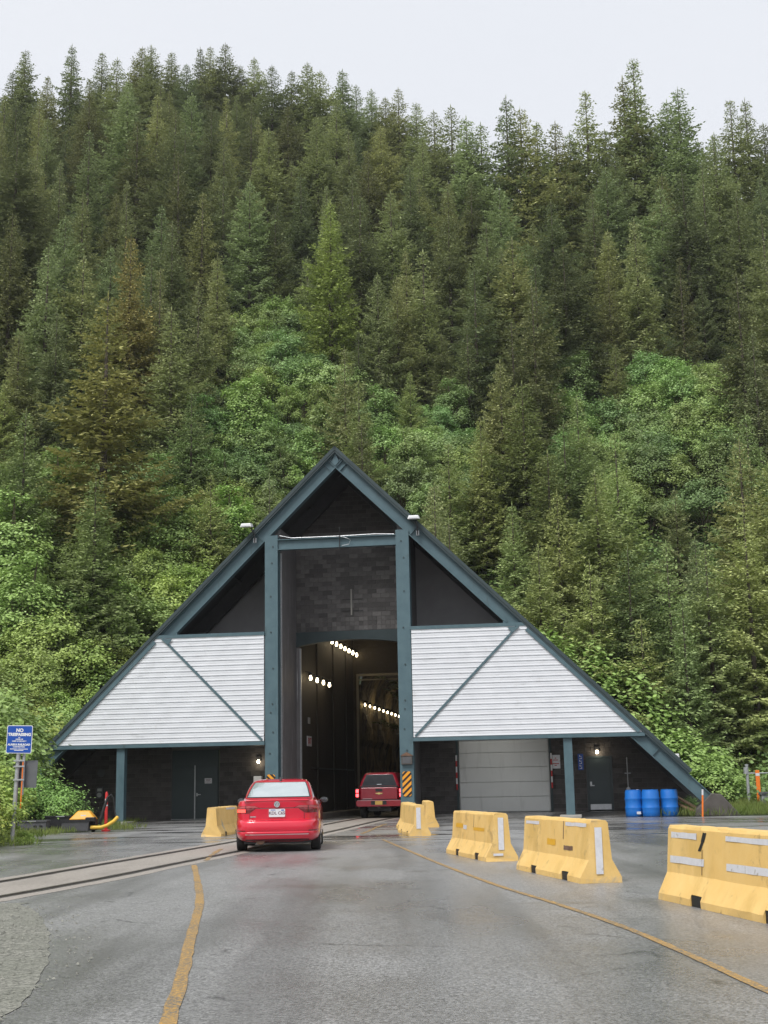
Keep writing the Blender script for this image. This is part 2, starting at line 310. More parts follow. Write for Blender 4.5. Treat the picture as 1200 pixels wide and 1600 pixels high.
def ground_material(name, kind):
    m = bpy.data.materials.new(name); m.use_nodes = True; nt = m.node_tree; N = nt.nodes; Lk = nt.links.new
    b = N['Principled BSDF']; geo = N.new('ShaderNodeNewGeometry')
    def noise(sc_, st=(1, 1, 1), det=5, rg=.6, rot=0):
        mp = N.new('ShaderNodeMapping'); mp.inputs['Scale'].default_value = st; mp.inputs['Rotation'].default_value = (0, 0, rot); Lk(geo.outputs['Position'], mp.inputs[0])
        n = N.new('ShaderNodeTexNoise'); n.inputs['Scale'].default_value = sc_; n.inputs['Detail'].default_value = det; n.inputs['Roughness'].default_value = rg
        Lk(mp.outputs[0], n.inputs['Vector']); return n.outputs['Fac']
    def rm(s, a, b_, c=0., d=1.):
        r = N.new('ShaderNodeMapRange'); Lk(s, r.inputs[0])
        for i, v in zip((1, 2, 3, 4), (a, b_, c, d)): r.inputs[i].default_value = v
        return r.outputs[0]
    def mix(fac, A, B, blend='MIX'):
        x = N.new('ShaderNodeMix'); x.data_type = 'RGBA'; x.blend_type = blend
        for s_, v in (('Factor', fac), ('A', A), ('B', B)):
            if isinstance(v, (tuple, list)): x.inputs[s_].default_value = (*v[:3], 1)
            elif isinstance(v, (int, float)): x.inputs[s_].default_value = v
            else: Lk(v, x.inputs[s_])
        return x.outputs['Result']
    def mul(a, b_):
        x = N.new('ShaderNodeMath'); x.operation = 'MULTIPLY'
        for i, v in enumerate((a, b_)):
            if isinstance(v, (int, float)): x.inputs[i].default_value = v
            else: Lk(v, x.inputs[i])
        return x.outputs[0]
    v = N.new('ShaderNodeTexVoronoi'); v.inputs['Scale'].default_value = 62 if kind == 'asphalt' else 38; Lk(geo.outputs['Position'], v.inputs['Vector'])
    stone = N.new('ShaderNodeSeparateColor'); Lk(v.outputs['Color'], stone.inputs[0])
    if kind == 'asphalt':
        big = noise(.22, (1, .45, 1), 4); mid = noise(1.3, det=6); fine = noise(30, det=4)
        c = mix(rm(stone.outputs[0], .1, 1.0), (.1, .099, .096), (.45, .446, .438))
        c = mix(rm(fine, .35, .65, 0, .55), c, (.2, .198, .195))
        c = mix(rm(big, .45, .62, 0, .62), c, (.1, .097, .092))
        c = mix(rm(mid, .5, .75, 0, .35), c, (.24, .237, .232))
        sx_ = N.new('ShaderNodeSeparateXYZ'); Lk(geo.outputs['Position'], sx_.inputs[0]); low = rm(sx_.outputs[1], 30, 38)     # the yard before the portal lies low and holds water
        st = noise(.6, (.3, 1.5, 1), 5, .6, .1); wet = mul(rm(st, .5, .58), low)           # wet streaks lying across the yard
        c = mix(mul(wet, .75), c, (.035, .034, .033))
        stain = rm(noise(.5, (1, .7, 1), 5), .62, .7); c = mix(mul(stain, .6), c, (.09, .078, .062))
        trk = rm(noise(1.0, (.9, .05, 1), 3, .55, .03), .48, .62); c = mix(mul(trk, .45), c, (.085, .083, .08))      # wheel paths along the lane
        vc = N.new('ShaderNodeTexVoronoi'); vc.feature = 'DISTANCE_TO_EDGE'; vc.inputs['Scale'].default_value = .33; vc.inputs['Randomness'].default_value = 1
        wv = N.new('ShaderNodeVectorMath'); wv.operation = 'ADD'; nn = N.new('ShaderNodeTexNoise'); nn.inputs['Scale'].default_value = 1.1; nn.inputs['Detail'].default_value = 4
        Lk(geo.outputs['Position'], nn.inputs['Vector']); Lk(geo.outputs['Position'], wv.inputs[0]); Lk(nn.outputs['Color'], wv.inputs[1]); Lk(wv.outputs[0], vc.inputs['Vector'])
        crack = rm(vc.outputs['Distance'], .0, .012, 1, 0); crack = mul(crack, rm(mid, .52, .6))
        c = mix(mul(crack, .7), c, (.04, .04, .04))
        Lk(c, b.inputs['Base Color'])
        rr = rm(big, .4, .62, .44, .22)
        rw = N.new('ShaderNodeMix'); rw.data_type = 'FLOAT'; Lk(wet, rw.inputs['Factor']); Lk(rr, rw.inputs['A']); rw.inputs['B'].default_value = .14
        Lk(rw.outputs[0], b.inputs['Roughness']); bs = .38; bd = .006; hgt = v.outputs['Distance']
        bp = N.new('ShaderNodeBump'); bp.inputs['Distance'].default_value = bd; Lk(hgt, bp.inputs['Height']); Lk(rm(wet, 0, 1, bs, .03), bp.inputs['Strength']); Lk(bp.outputs[0], b.inputs['Normal'])
    elif kind == 'gravel':
        c = mix(stone.outputs[0], (.09, .09, .075), (.3, .295, .25)); c = mix(rm(noise(1.2), .4, .7, 0, .5), c, (.16, .165, .13))
        Lk(c, b.inputs['Base Color']); b.inputs['Roughness'].default_value = .75
        bp = N.new('ShaderNodeBump'); bp.inputs['Distance'].default_value = .015; bp.inputs['Strength'].default_value = .8; Lk(v.outputs['Distance'], bp.inputs['Height']); Lk(bp.outputs[0], b.inputs['Normal'])
    elif kind == 'trackbed':
        c = mix(rm(noise(18, det=4), .35, .65), (.25, .222, .192), (.37, .335, .295)); c = mix(rm(noise(1.1, (1, .4, 1)), .5, .7, 0, .6), c, (.2, .18, .155))
        Lk(c, b.inputs['Base Color']); b.inputs['Roughness'].default_value = .6
        bp = N.new('ShaderNodeBump'); bp.inputs['Distance'].default_value = .01; bp.inputs['Strength'].default_value = .4; Lk(noise(40), bp.inputs['Height']); Lk(bp.outputs[0], b.inputs['Normal'])
    elif kind == 'line':
        c = mix(rm(noise(20, det=4), .3, .7), (.46, .25, .045), (.56, .33, .085)); Lk(c, b.inputs['Base Color']); b.inputs['Roughness'].default_value = .5
        # worn paint: bare asphalt colour shows through in flakes
        wear = rm(noise(34, det=6, rg=.75), .42, .52); wl = rm(noise(1.1), .35, .6, .5, 1)
        c = mix(mul(wear, wl), c, (.15, .135, .11)); Lk(c, b.inputs['Base Color'])
        bp = N.new('ShaderNodeBump'); bp.inputs['Distance'].default_value = .006; bp.inputs['Strength'].default_value = .5; Lk(v.outputs['Distance'], bp.inputs['Height']); Lk(bp.outputs[0], b.inputs['Normal'])
    else:
        c = mix(rm(noise(.35), .4, .6), (.03, .042, .016), (.05, .075, .024)); c = mix(rm(noise(3), .5, .7, 0, .6), c, (.06, .05, .03))
        Lk(c, b.inputs['Base Color']); b.inputs['Roughness'].default_value = .9; b.inputs['Specular IOR Level'].default_value = .1
        bp = N.new('ShaderNodeBump'); bp.inputs['Distance'].default_value = .3; bp.inputs['Strength'].default_value = .7; Lk(noise(2.5), bp.inputs['Height']); Lk(bp.outputs[0], b.inputs['Normal'])
    M[name] = m
for n_, k_ in (('asphalt', 'asphalt'), ('gravel', 'gravel'), ('trackbed', 'trackbed'), ('line_paint', 'line'), ('earth', 'earth')): ground_material(n_, k_)

# ------------------------------------------------------------------ terrain
def hill_np(x, y):
    x = np.asarray(x, float); y = np.asarray(y, float)
    yb = 71 - .05 * x + 3 * np.sin(x * .045 + .6) - 6 * np.clip((-x - 12) / 20, 0, 1)
    u = x / np.maximum(y, 40)
    s = np.clip((u + .02) / .12, 0, 1); s = s * s * (3 - 2 * s)
    yr = 204 * (1 - s) + 160 * s
    t = (y - yb) / 7
    up = .79 * 7 * np.logaddexp(0, t) - .79 * 7 * np.logaddexp(0, -6.0 + 0 * t) * 0
    dn = .79 * (yr - yb) - .35 * (y - yr)
    k = 7.0
    z = -k * np.logaddexp(-up / k, -dn / k)
    z = np.where(y > yr + 260, np.maximum(z, 0), z)
    z = z + .9 * np.sin(x * .21 + y * .13) * np.clip((y - yb) / 15, 0, 1) + .7 * np.sin(x * .11 - y * .27 + 2) * np.clip((y - yb) / 15, 0, 1)
    z = np.where(t < -3, 0, z) * np.clip((t + 3) / 3, 0, 1)
    lx = (x - PO[0]) * EX[0] + (y - PO[1]) * EX[1]; ly = (x - PO[0]) * EY[0] + (y - PO[1]) * EY[1]
    z = z * np.clip(np.maximum((np.abs(lx) - 15.6) / 3, (ly - 15) / 4), 0, 1)      # level ground under the portal
    return np.maximum(z, 0)
def hill(x, y): return float(hill_np(x, y))

def build_terrain():
    xs = np.unique(np.concatenate([np.linspace(-900, -130, 12), np.linspace(-130, 130, 131), np.linspace(130, 900, 12)]))
    ys = np.unique(np.concatenate([np.linspace(-900, -20, 12), np.linspace(-20, 56, 20), np.linspace(56, 330, 138), np.linspace(330, 1200, 12)]))
    X, Y = np.meshgrid(xs, ys); Z = hill_np(X, Y) - .06
    V = np.stack([X, Y, Z], -1).reshape(-1, 3); nx, ny = len(xs), len(ys)
    i = np.arange(nx * ny).reshape(ny, nx)
    Q = np.stack([i[:-1, :-1], i[:-1, 1:], i[1:, 1:], i[1:, :-1]], -1).reshape(-1, 4)
    c = V[Q].mean(1); d = c - PO
    lx, ly = d @ EX, d @ EY
    hole = (np.abs(lx) < 4.2) & (ly > 8) & (c[:, 2] < 11) & (ly < 64)
    me = npmesh('hillside', V, Q[~hole]); o = mk('hillside', me, M['earth'], smooth=True, sharp=180); tag(o, kind='structure')
build_terrain()

def sheet(name, pts, z, m, kind='structure', parent=None):
    b = MB(); b.add([(x, y, z) for x, y in pts], [tuple(range(len(pts)))]); o = b.build(name, M[m], parent); 
    if parent is None: tag(o, kind=kind)
    return o
sheet('road', [(-60, -60), (60, -60), (60, 52.0), (13.5, 52.2), (W(12.5, 1.2)[0], W(12.5, 1.2)[1]), (W(2.6, 6)[0], W(2.6, 6)[1]), (W(2.38, 60)[0], W(2.38, 60)[1]), (W(-2.38, 60)[0], W(-2.38, 60)[1]),
               (W(-2.6, 6)[0], W(-2.6, 6)[1]), (W(-12.5, 3)[0], W(-12.5, 3)[1]), (-11.6, 47.3), (-13.5, 44), (-11, 36), (-11, 31), (-22, 22), (-60, 20)], 0.0, 'asphalt')

def ribbon(name, pts, wl, wr, z, m, jit=0.0, thick=0.0, seed=1, parent=None, z1=None):
    """strip along a polyline; wl / wr are the offsets to the left / right edge"""
    r = random.Random(seed); P = [Vector((x, y, 0)) for x, y in pts]; vs = []; fs = []; k = 0
    for i, p in enumerate(P):
        t = (P[min(i + 1, len(P) - 1)] - P[max(i - 1, 0)]).normalized(); nrm = Vector((-t.y, t.x, 0))
        a = p + nrm * (wl + r.uniform(-jit, jit)); c = p - nrm * (-wr + r.uniform(-jit, jit)) if False else p + nrm * (wr + r.uniform(-jit, jit))
        vs += [(a.x, a.y, z), (c.x, c.y, z)]
    n = len(P)
    fs = [(2 * i, 2 * i + 1, 2 * i + 3, 2 * i + 2) for i in range(n - 1)]
    b = MB(); b.add(vs, fs); o = b.build(name, M[m], parent)
    return o
def smooth_path(pts, step=.4):
    P = np.array(pts, float); d = np.r_[0, np.cumsum(np.hypot(*np.diff(P, axis=0).T))]
    n = max(2, int(d[-1] / step)); t = np.linspace(0, d[-1], n)
    # Catmull-Rom through the points
    out = []
    for s in t:
        i = min(max(np.searchsorted(d, s) - 1, 0), len(P) - 2); u = (s - d[i]) / (d[i + 1] - d[i])
        p0, p1, p2, p3 = P[max(i - 1, 0)], P[i], P[i + 1], P[min(i + 2, len(P) - 1)]
        out.append(tuple(.5 * ((2 * p1) + (-p0 + p2) * u + (2 * p0 - 5 * p1 + 4 * p2 - p3) * u ** 2 + (-p0 + 3 * p1 - 3 * p2 + p3) * u ** 3)))
    return out

# railway set in the pavement, curving into the tunnel
axis_in = [tuple(W(.78, d)[:2]) for d in (2, 14, 30, 58)]
track = smooth_path([(-16.5, -2), (-9.5, 9.0), (-6.55, 16.2), (-5.45, 20.9), (-4.72, 26.0), (-3.55, 34.5), (-2.42, 44.0)] + axis_in, .5)
tb = ribbon('railway_track_bed', track, 1.12, -1.12, .004, 'trackbed', jit=.03); tag(tb, kind='structure')
for s in (1, -1):
    g = ribbon('flangeway', track, s * .7175 + .12, s * .7175 - .12, .008, 'groove', jit=.018, seed=4 + s, parent=tb)
    rail = MB(); P = [Vector((x, y, 0)) for x, y in track]
    pr = [(-.036, .006), (-.036, .018), (-.03, .022), (.03, .022), (.036, .018), (.036, .006)]
    vs = []; fs = []
    for i, p in enumerate(P):
        t = (P[min(i + 1, len(P) - 1)] - P[max(i - 1, 0)]).normalized(); nrm = Vector((-t.y, t.x, 0))
        for a, h in pr: q = p + nrm * (s * .7175 + a); vs.append((q.x, q.y, h))
    for i in range(len(P) - 1):
        for k in range(5): fs.append((i * 6 + k, i * 6 + k + 1, i * 6 + 7 + k, i * 6 + 6 + k))
    rail.add(vs, fs); rail.build('rail', M['rail_steel'], tb)

# painted lines
lft = smooth_path([gnd(235, 1690), gnd(262, 1600), gnd(283, 1530), gnd(300, 1460), gnd(312, 1410), gnd(309, 1380), gnd(303, 1352)], .3)
o = ribbon('road_line', lft, .05, -.05, .006, 'line_paint', jit=.008, seed=2); tag(o, 'worn yellow line on the asphalt left of the lane, ending at the rails', kind='structure')
rgt = smooth_path([gnd(1330, 1610), gnd(1200, 1549), gnd(1000, 1459), gnd(880, 1416), gnd(775, 1383), gnd(690, 1351), gnd(640, 1330), gnd(598, 1312)], .15)
o = ribbon('road_line', rgt, .04, -.04, .006, 'line_paint', jit=.006, seed=3); tag(o, 'thin yellow line curving past the yellow barriers', kind='structure')
far = smooth_path([gnd(566, 1303), gnd(578, 1298), gnd(590, 1292.5), gnd(604, 1287.5)], .3)
o = ribbon('road_line', far, .05, -.05, .011, 'line_paint', jit=.02, seed=5); tag(o, 'short faded yellow line ahead of the right post', kind='structure')
far2 = smooth_path([gnd(322, 1345), gnd(332, 1336), gnd(345, 1327)], .3)
o = ribbon('road_line', far2, .05, -.05, .0105, 'line_paint', jit=.02, seed=6); tag(o, 'faded yellow line crossing the track bed', kind='structure')

gp = [(-9, 16.5), gnd(0, 1412), gnd(30, 1414), gnd(55, 1425), gnd(72, 1445), gnd(78, 1470), gnd(74, 1500), gnd(62, 1535), gnd(38, 1565), gnd(0, 1592), gnd(-120, 1640), (-6, 7)]
gp2 = smooth_path(gp, .18); gp2 = [(x + rnd.uniform(-.018, .018), y + rnd.uniform(-.03, .03)) for x, y in gp2]
o = sheet('gravel_patch', gp2, .005, 'gravel')
# stones strewn on the gravel
vs = []; fs = []
for k in range(2200):
    x, y = rnd.uniform(-6.5, -2.3), rnd.uniform(8, 17)
    if not (inpoly(x, y, gp2) or inpoly(x - rnd.random() ** 2 * .5, y - .1, gp2)): continue
    r = rnd.uniform(.008, .022); n0 = len(vs)
    vs += [(x + r * rnd.uniform(.6, 1.2), y, .012), (x, y + r * rnd.uniform(.6, 1.2), .012), (x - r * rnd.uniform(.6, 1.2), y, .012), (x, y - r, .012), (x + rnd.uniform(-.3, .3) * r, y, .012 + r * rnd.uniform(.5, .9))]
    fs += [(n0, n0 + 1, n0 + 4), (n0 + 1, n0 + 2, n0 + 4), (n0 + 2, n0 + 3, n0 + 4), (n0 + 3, n0, n0 + 4)]
o = npmesh('gravel_stones', vs, fs); o = mk('gravel_stones', o, M['gravel']); tag(o, 'small loose stones on the gravel patch', 'gravel', kind='stuff')
# ------------------------------------------------------------------ the tunnel portal building
portal = empty('tunnel_portal', PO, -YAW, 'steep triangular tunnel portal of teal steel, white ribbed panels and dark blocks', 'building')
SL = .985; AP = 15.5; DW = 3.6            # roof slope, apex height, depth of the block wall behind the front frame
def roofz(x): return AP - SL * abs(x)
XF = 14.85                                  # foot of the rafters
for s in (-1, 1):
    a, b = (0, AP), (s * XF, roofz(XF)); br = (s * 13.95, roofz(13.95))
    k = -s                                  # perpendicular offset sign that points inwards (down)
    r = MB(); r.beam(a, br, 0, k * .13, -.14, 15)
    rp = r.build('roof_slab', M['teal_dark'], portal)
    f = MB(); f.beam(a, br, k * .135, k * .2, -.12, -.02); f.build('fascia', M['teal_dark'], portal)
    m = MB(); m.beam(a, b, k * .2, k * .235, 0, .36); m.beam(a, b, k * .63, k * .665, 0, .36); m.beam(a, b, k * .235, k * .63, .08, .12)
    for xx in (.62, 3.55, 7.9, 12.9):       # stiffener plates across the web
        dx = SL * .2; p = (s * xx, roofz(xx)); n = (-s * SL, -1); L = math.hypot(*n); n = (n[0] / L, n[1] / L)
        p1 = (p[0] + n[0] * .235, p[1] + n[1] * .235); p2 = (p[0] + n[0] * .63, p[1] + n[1] * .63)
        m.beam(p1, p2, -.015, .015, .0, .08)
    m.build('rafter', M['teal_steel'], portal)
    m = MB(); m.beam(a, b, k * .14, k * .72, 3.0, 3.3); m.build('back_rafter', M['soffit'], portal)
    m = MB(); m.beam((0, AP - .19), (s * 13.8, roofz(13.8) - .19), 0, k * .03, .4, 14); m.build('soffit', M['soffit'], portal)
    for xx in (1.6, 4.9, 8.0, 11.2):
        m = MB(); m.beam((s * xx, roofz(xx) - .24), (s * (xx + .12), roofz(xx + .12) - .24), 0, k * .16, .4, 3.0); m.build('purlin', M['soffit'], portal)
    # concrete footing under the rafter
    m = MB(); m.prism([(s * 13.95, 0), (s * 15.6, 0), (s * 15.55, .12), (s * 14.95, .82), (s * 14.6, .86), (s * 13.98, .25)], -.35, .95)
    m.build('footing', M['concrete_dark'], portal, bevel=.03)
    # main post
    m = MB(); x0, x1 = (2.5, 3.05) if s > 0 else (-3.05, -2.5)
    m.box((x0, -.02, 0), (x1, .015, 11.78)); m.box((x0, .455, 0), (x1, .49, 11.78)); m.box(((x0 + x1) / 2 - .02, .015, 0), ((x0 + x1) / 2 + .02, .455, 11.78))
    m.box((x1 - .012, .02, 0), (x1 - .002, .45, 11.7)) if s > 0 else None
    po = m.build('post', M['teal_steel'], portal)
    m = MB()
    for zz in (1.0, 2.75, 3.6, 4.4, 4.75, 6.2, 7.7, 9.2, 10.6, 11.3):
        xx = (x0 + x1) / 2 + rnd.uniform(-.08, .08); m.lathe([(.035, -.045), (.035, -.02)], 8, (xx, 0, zz), 'y')
    m.build('bolts', M['teal_dark'], po)['kind'] = 'stuff'
    # slender post under the panel
    m = MB(); c = s * 9.2
    m.box((c - .17, .02, .12), (c + .17, .045, 3.1)); m.box((c - .17, .33, .12), (c + .17, .355, 3.1)); m.box((c - .02, .045, .12), (c + .02, .33, 3.1))
    sp2 = m.build('post', M['teal_steel'], portal)
    m = MB(); m.box((c - .42, -.3, 0), (c + .42, .62, .125)); m.build('base_pad', M['concrete'], sp2, bevel=.02)
    # ribbed white cladding
    x0 = 3.08; zb, zt = 3.22, 7.62; pitch = .2095; vs = []; fs = []
    prof = []
    z = zb
    while z < zt - .01:
        for dz, yy in ((0, .05), (.022, .05), (.045, .0), (.105, .004), (.112, .012), (.12, .012), (.127, .004), (.19, .0)): 
            if z + dz < zt: prof.append((z + dz, yy))
        z += pitch
    prof.append((zt, .05))
    def edge(z): return (AP - z) / SL - .3
    n = 24
    for zz, yy in prof:
        for i in range(n + 1):
            x = x0 + (edge(zz) - x0) * i / n
            vs.append((s * x, yy - .075 + .004 * math.sin(i * 1.7 + zz * 3), zz))
    for j in range(len(prof) - 1):
        for i in range(n): fs.append((j * (n + 1) + i, j * (n + 1) + i + 1, (j + 1) * (n + 1) + i + 1, (j + 1) * (n + 1) + i))
    m = MB(); m.add(vs, fs); m.build('ribbed_panel', M['white_sheet'], portal)
    # frame of the cladding
    def bar(nm, p, q, w0, w1, y0=-.06, y1=.1, mt='teal_steel'):
        m = MB(); m.beam(p, q, w0, w1, y0, y1); return m.build(nm, M[mt], portal)
    bar('top_chord', (s * 3.06, 7.66), (s * 7.72, 7.66), -.07, .07, -.1, .3)
    bar('bottom_chord', (s * 3.06, 3.17), (s * 12.22, 3.17), -.07, .07, -.1, .25)
    bar('edge_trim', (s * 7.96, AP - SL * 7.96), (s * 12.2, AP - SL * 12.2), k * .21, k * .36, -.13, -.07)
    bar('diagonal_brace', (s * 3.16, 3.3), (s * 7.42, 7.58), -.045, .045, -.12, -.079)
    m = MB(); m.prism([(s * 7.0, 7.56), (s * 7.5, 7.56), (s * 7.18, 7.3)], -.14, -.121); m.build('gusset_plate', M['teal_steel'], portal)
    m = MB(); m.prism([(s * 6.9, 7.735), (s * 6.98, 7.735), (s * 6.96, 7.9), (s * 6.9, 7.95), (s * 6.84, 7.9), (s * 6.82, 7.735)], .0, .05); m.build('lifting_lug', M['teal_steel'], portal)
    # smooth dark wall above the panels, behind the frame
    P = [(s * 2.5, 3.7), (s * 11.3, 3.7), (s * 2.5, roofz(2.5) - .35)] ; m = MB(); m.prism(P, DW, DW + .25); m.build('gable_wall', M['plaster'], portal)
# apex plates
m = MB(); m.prism([(-.14, AP - .62), (0, AP - .29), (.14, AP - .62), (0, AP - .9)], -.004, .078); m.build('apex_plate', M['teal_steel'], portal)
m = MB(); m.beam((-.3, AP - .5), (.0, AP - .84), -.015, .015, -.03, .0); m.beam((.3, AP - .5), (.0, AP - .84), -.015, .015, -.03, .0); m.build('apex_stiffener', M['teal_steel'], portal)
# tie beam between the posts, with wire and rod
m = MB(); m.box((-2.5, .06, 11.18), (2.5, .1, 11.56)); m.box((-2.5, -.06, 11.56), (2.5, .2, 11.59)); m.box((-2.5, -.06, 11.15), (2.5, .2, 11.18)); tie = m.build('tie_beam', M['teal_steel'], portal)
m = MB(); m.tube([(.16, -.08, 11.05), (.16, -.08, 12.0)], .022, 6); m.build('rod', M['black'], tie)
m = MB(); m.tube([(-2.4, -.05, 11.75), (-1.9, -.05, 11.63), (0, -.05, 11.62), (1.6, -.05, 11.64), (2.45, -.05, 11.6)], .012, 5)
m.tube([(.2, -.09, 11.6), (.5, -.09, 11.5), (.62, -.09, 11.42), (.55, -.09, 11.25), (.25, -.09, 11.2)], .01, 5); m.build('wire', M['steel'], tie)

# reveals of the tall recess
m = MB(); m.box((-2.86, .5, 0), (-2.5, DW + .2, 12.15)); rv = m.build('reveal_wall', M['reveal'], portal)
m = MB(); m.box((-2.52, .49, 0), (-2.44, .56, 11.1)); m.build('corner_guard', M['galv'], portal)
m = MB(); m.box((2.5, .5, 0), (2.86, DW + .2, 12.3)); m.build('reveal_wall', M['reveal'], portal)
# backing of the block walls (the mortar plane)
def wallbox(x0, x1, z0, z1): m = MB(); m.box((x0, DW + .012, z0), (x1, DW + .25, z1)); return m.build('wall_core', M['mortar'], portal)
m = MB(); m.prism([(-2.5, 8.0), (2.5, 8.0), (2.5, roofz(2.5) - .2), (0, AP - .2), (-2.5, roofz(2.5) - .2)], DW + .012, DW + .25); m.build('wall_core', M['mortar'], portal)
wallbox(-5.98, -2.87, 0, 3.69); wallbox(2.87, 4.48, 0, 3.69); wallbox(8.36, 9.86, 0, 3.69); 
for s in (-1, 1):
    x0 = 8.12 if s < 0 else 10.92; m = MB(); m.prism([(s * x0, 0), (s * 14.1, 0), (s * 14.1, roofz(14.1) - .3), (s * 11.1, 3.69), (s * x0, 3.69)], DW + .012, DW + .25); m.build('wall_core', M['mortar'], portal)
wallbox(4.48, 8.36, 3.28, 3.69); wallbox(9.86, 10.92, 2.36, 3.69); wallbox(-8.12, -5.98, 3.05, 3.69)
BW, BH, J = .4, .2, .011
def block_mesh(nm, wd, mt):
    m = MB(); g = J / 2; e = .006
    x0, x1, z0, z1 = g, wd - g, g, BH - g
    m.add([(x0, 0, z0), (x1, 0, z0), (x1, 0, z1), (x0, 0, z1), (x0 + e, -e * 1.3, z0 + e), (x1 - e, -e * 1.3, z0 + e), (x1 - e, -e * 1.3, z1 - e), (x0 + e, -e * 1.3, z1 - e)],
          [(4, 5, 6, 7), (0, 1, 5, 4), (1, 2, 6, 5), (2, 3, 7, 6), (3, 0, 4, 7)])
    me = bpy.data.meshes.new(nm); me.from_pydata(m.v, [], m.f); me.materials.append(M[mt]); return me, m
full_me, full_mb = block_mesh('block', BW, 'block'); half_me, half_mb = block_mesh('half_block', BW / 2, 'block')
nblk = 0; rest = {'block': MB(), 'block_dark': MB()}
def lay(x0, x1, z0, z1, single, mt, half_rows=0, top=None):
    global nblk
    row = 0; z = z0
    while z + BH <= z1 + .001:
        x = x0 - (0 if row < half_rows else (BW / 2 if row % 2 else 0)); wd = BW / 2 if row < half_rows else BW
        while x < x1 - .02:
            a, b = max(x, x0), min(x + wd, x1)
            if b - a > .05 and (top is None or z + BH < top(a) and z + BH < top(b)):
                yy = DW + .011 - rnd.uniform(0, .006)
                std = abs(b - a - wd) < .001
                if single and nblk < 300 and std:
                    o = bpy.data.objects.new('block', full_me if wd == BW else half_me); COL.objects.link(o); o.parent = portal; o.location = (a, yy, z); nblk += 1
                else:
                    g = J / 2; rest[mt].add([(q[0] * (b - a) / BW + a, q[1] + yy, q[2] + z) for q in full_mb.v], full_mb.f)
            x += wd
        z += BH; row += 1
lay(-2.5, 2.5, 8.08, 12.4, True, 'block', 3)
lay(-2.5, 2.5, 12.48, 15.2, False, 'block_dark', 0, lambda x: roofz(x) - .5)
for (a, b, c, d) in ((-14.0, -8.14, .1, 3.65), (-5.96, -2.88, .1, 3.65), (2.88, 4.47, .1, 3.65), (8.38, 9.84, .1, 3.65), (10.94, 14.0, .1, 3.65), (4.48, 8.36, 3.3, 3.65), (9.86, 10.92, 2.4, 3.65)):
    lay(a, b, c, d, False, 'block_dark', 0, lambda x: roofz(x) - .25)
for kx, mb in rest.items():
    o = mb.build('block_courses', M[kx], portal, fix=False); o['kind'] = 'stuff'
# make blocks in one mesh vary one by one
for kx in ('block', 'block_dark'):
    nt = M[kx].node_tree; hv = [n for n in nt.nodes if n.type == 'HUE_SAT'][0]; mr = hv.inputs['Value'].links[0].from_node
    g = nt.nodes.new('ShaderNodeNewGeometry'); ad = nt.nodes.new('ShaderNodeMath'); ad.operation = 'ADD'; fr = nt.nodes.new('ShaderNodeMath'); fr.operation = 'FRACT'
    nt.links.new(g.outputs['Random Per Island'], ad.inputs[0]); nt.links.new(mr.inputs[0].links[0].from_socket, ad.inputs[1]); nt.links.new(ad.outputs[0], fr.inputs[0]); nt.links.new(fr.outputs[0], mr.inputs[0])
# scar / bracket on the block wall
m = MB(); m.box((-.05, DW - .06, 8.75), (.02, DW - .03, 9.9)); m.build('wall_bracket', M['concrete'], portal)
for zz in (9.43, 8.93): m = MB(); m.box((-.42, DW - .03, zz), (.5, DW - .015, zz + .022)); m.build('bracket_arm', M['black'], portal)
# lintel with a shallow arch, jambs
P = [(-2.5, 8.06), (-2.5, 7.36)] + [(-2.5 + 5 * i / 16, 7.42 + .26 * math.sin(math.pi * i / 16) ** .8) for i in range(17)] + [(2.5, 7.36), (2.5, 8.06)]
m = MB(); m.prism(P, DW - .1, DW + .3); m.build('lintel', M['teal_dark'], portal)
m = MB(); m.box((-2.5, DW - .06, 0), (-2.36, DW + .4, 7.4)); m.build('door_jamb', M['reveal'], portal)
m = MB(); m.box((-2.358, DW - .03, 0), (-2.3, DW + .1, 7.35)); m.build('jamb_angle', M['galv'], portal)
m = MB(); m.box((2.36, DW - .06, 0), (2.5, DW + .4, 7.4)); m.build('door_jamb', M['reveal'], portal)
# tunnel lining
def tw(nm, a, b, mt='tunnel_wall'): m = MB(); m.box(a, b); return m.build(nm, M[mt], portal)
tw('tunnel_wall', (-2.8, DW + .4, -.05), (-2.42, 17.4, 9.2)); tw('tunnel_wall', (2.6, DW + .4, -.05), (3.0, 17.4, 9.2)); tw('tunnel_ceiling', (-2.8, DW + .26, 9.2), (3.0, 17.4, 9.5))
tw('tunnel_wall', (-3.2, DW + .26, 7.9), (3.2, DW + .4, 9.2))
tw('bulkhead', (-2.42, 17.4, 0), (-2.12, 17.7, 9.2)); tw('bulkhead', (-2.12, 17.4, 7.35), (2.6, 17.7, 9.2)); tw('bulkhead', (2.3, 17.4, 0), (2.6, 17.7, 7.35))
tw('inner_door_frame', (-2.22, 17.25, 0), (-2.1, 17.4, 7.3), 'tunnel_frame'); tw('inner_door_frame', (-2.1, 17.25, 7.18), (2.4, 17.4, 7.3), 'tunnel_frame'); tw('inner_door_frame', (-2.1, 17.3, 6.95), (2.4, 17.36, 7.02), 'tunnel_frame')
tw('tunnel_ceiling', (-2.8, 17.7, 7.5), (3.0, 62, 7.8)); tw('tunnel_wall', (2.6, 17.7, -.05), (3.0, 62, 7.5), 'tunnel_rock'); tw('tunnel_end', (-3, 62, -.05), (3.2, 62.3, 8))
m = MB(); vs = []; fs = []; nz = 22; ny = 90; r2 = random.Random(3)     # uneven sprayed rock on the far left wall
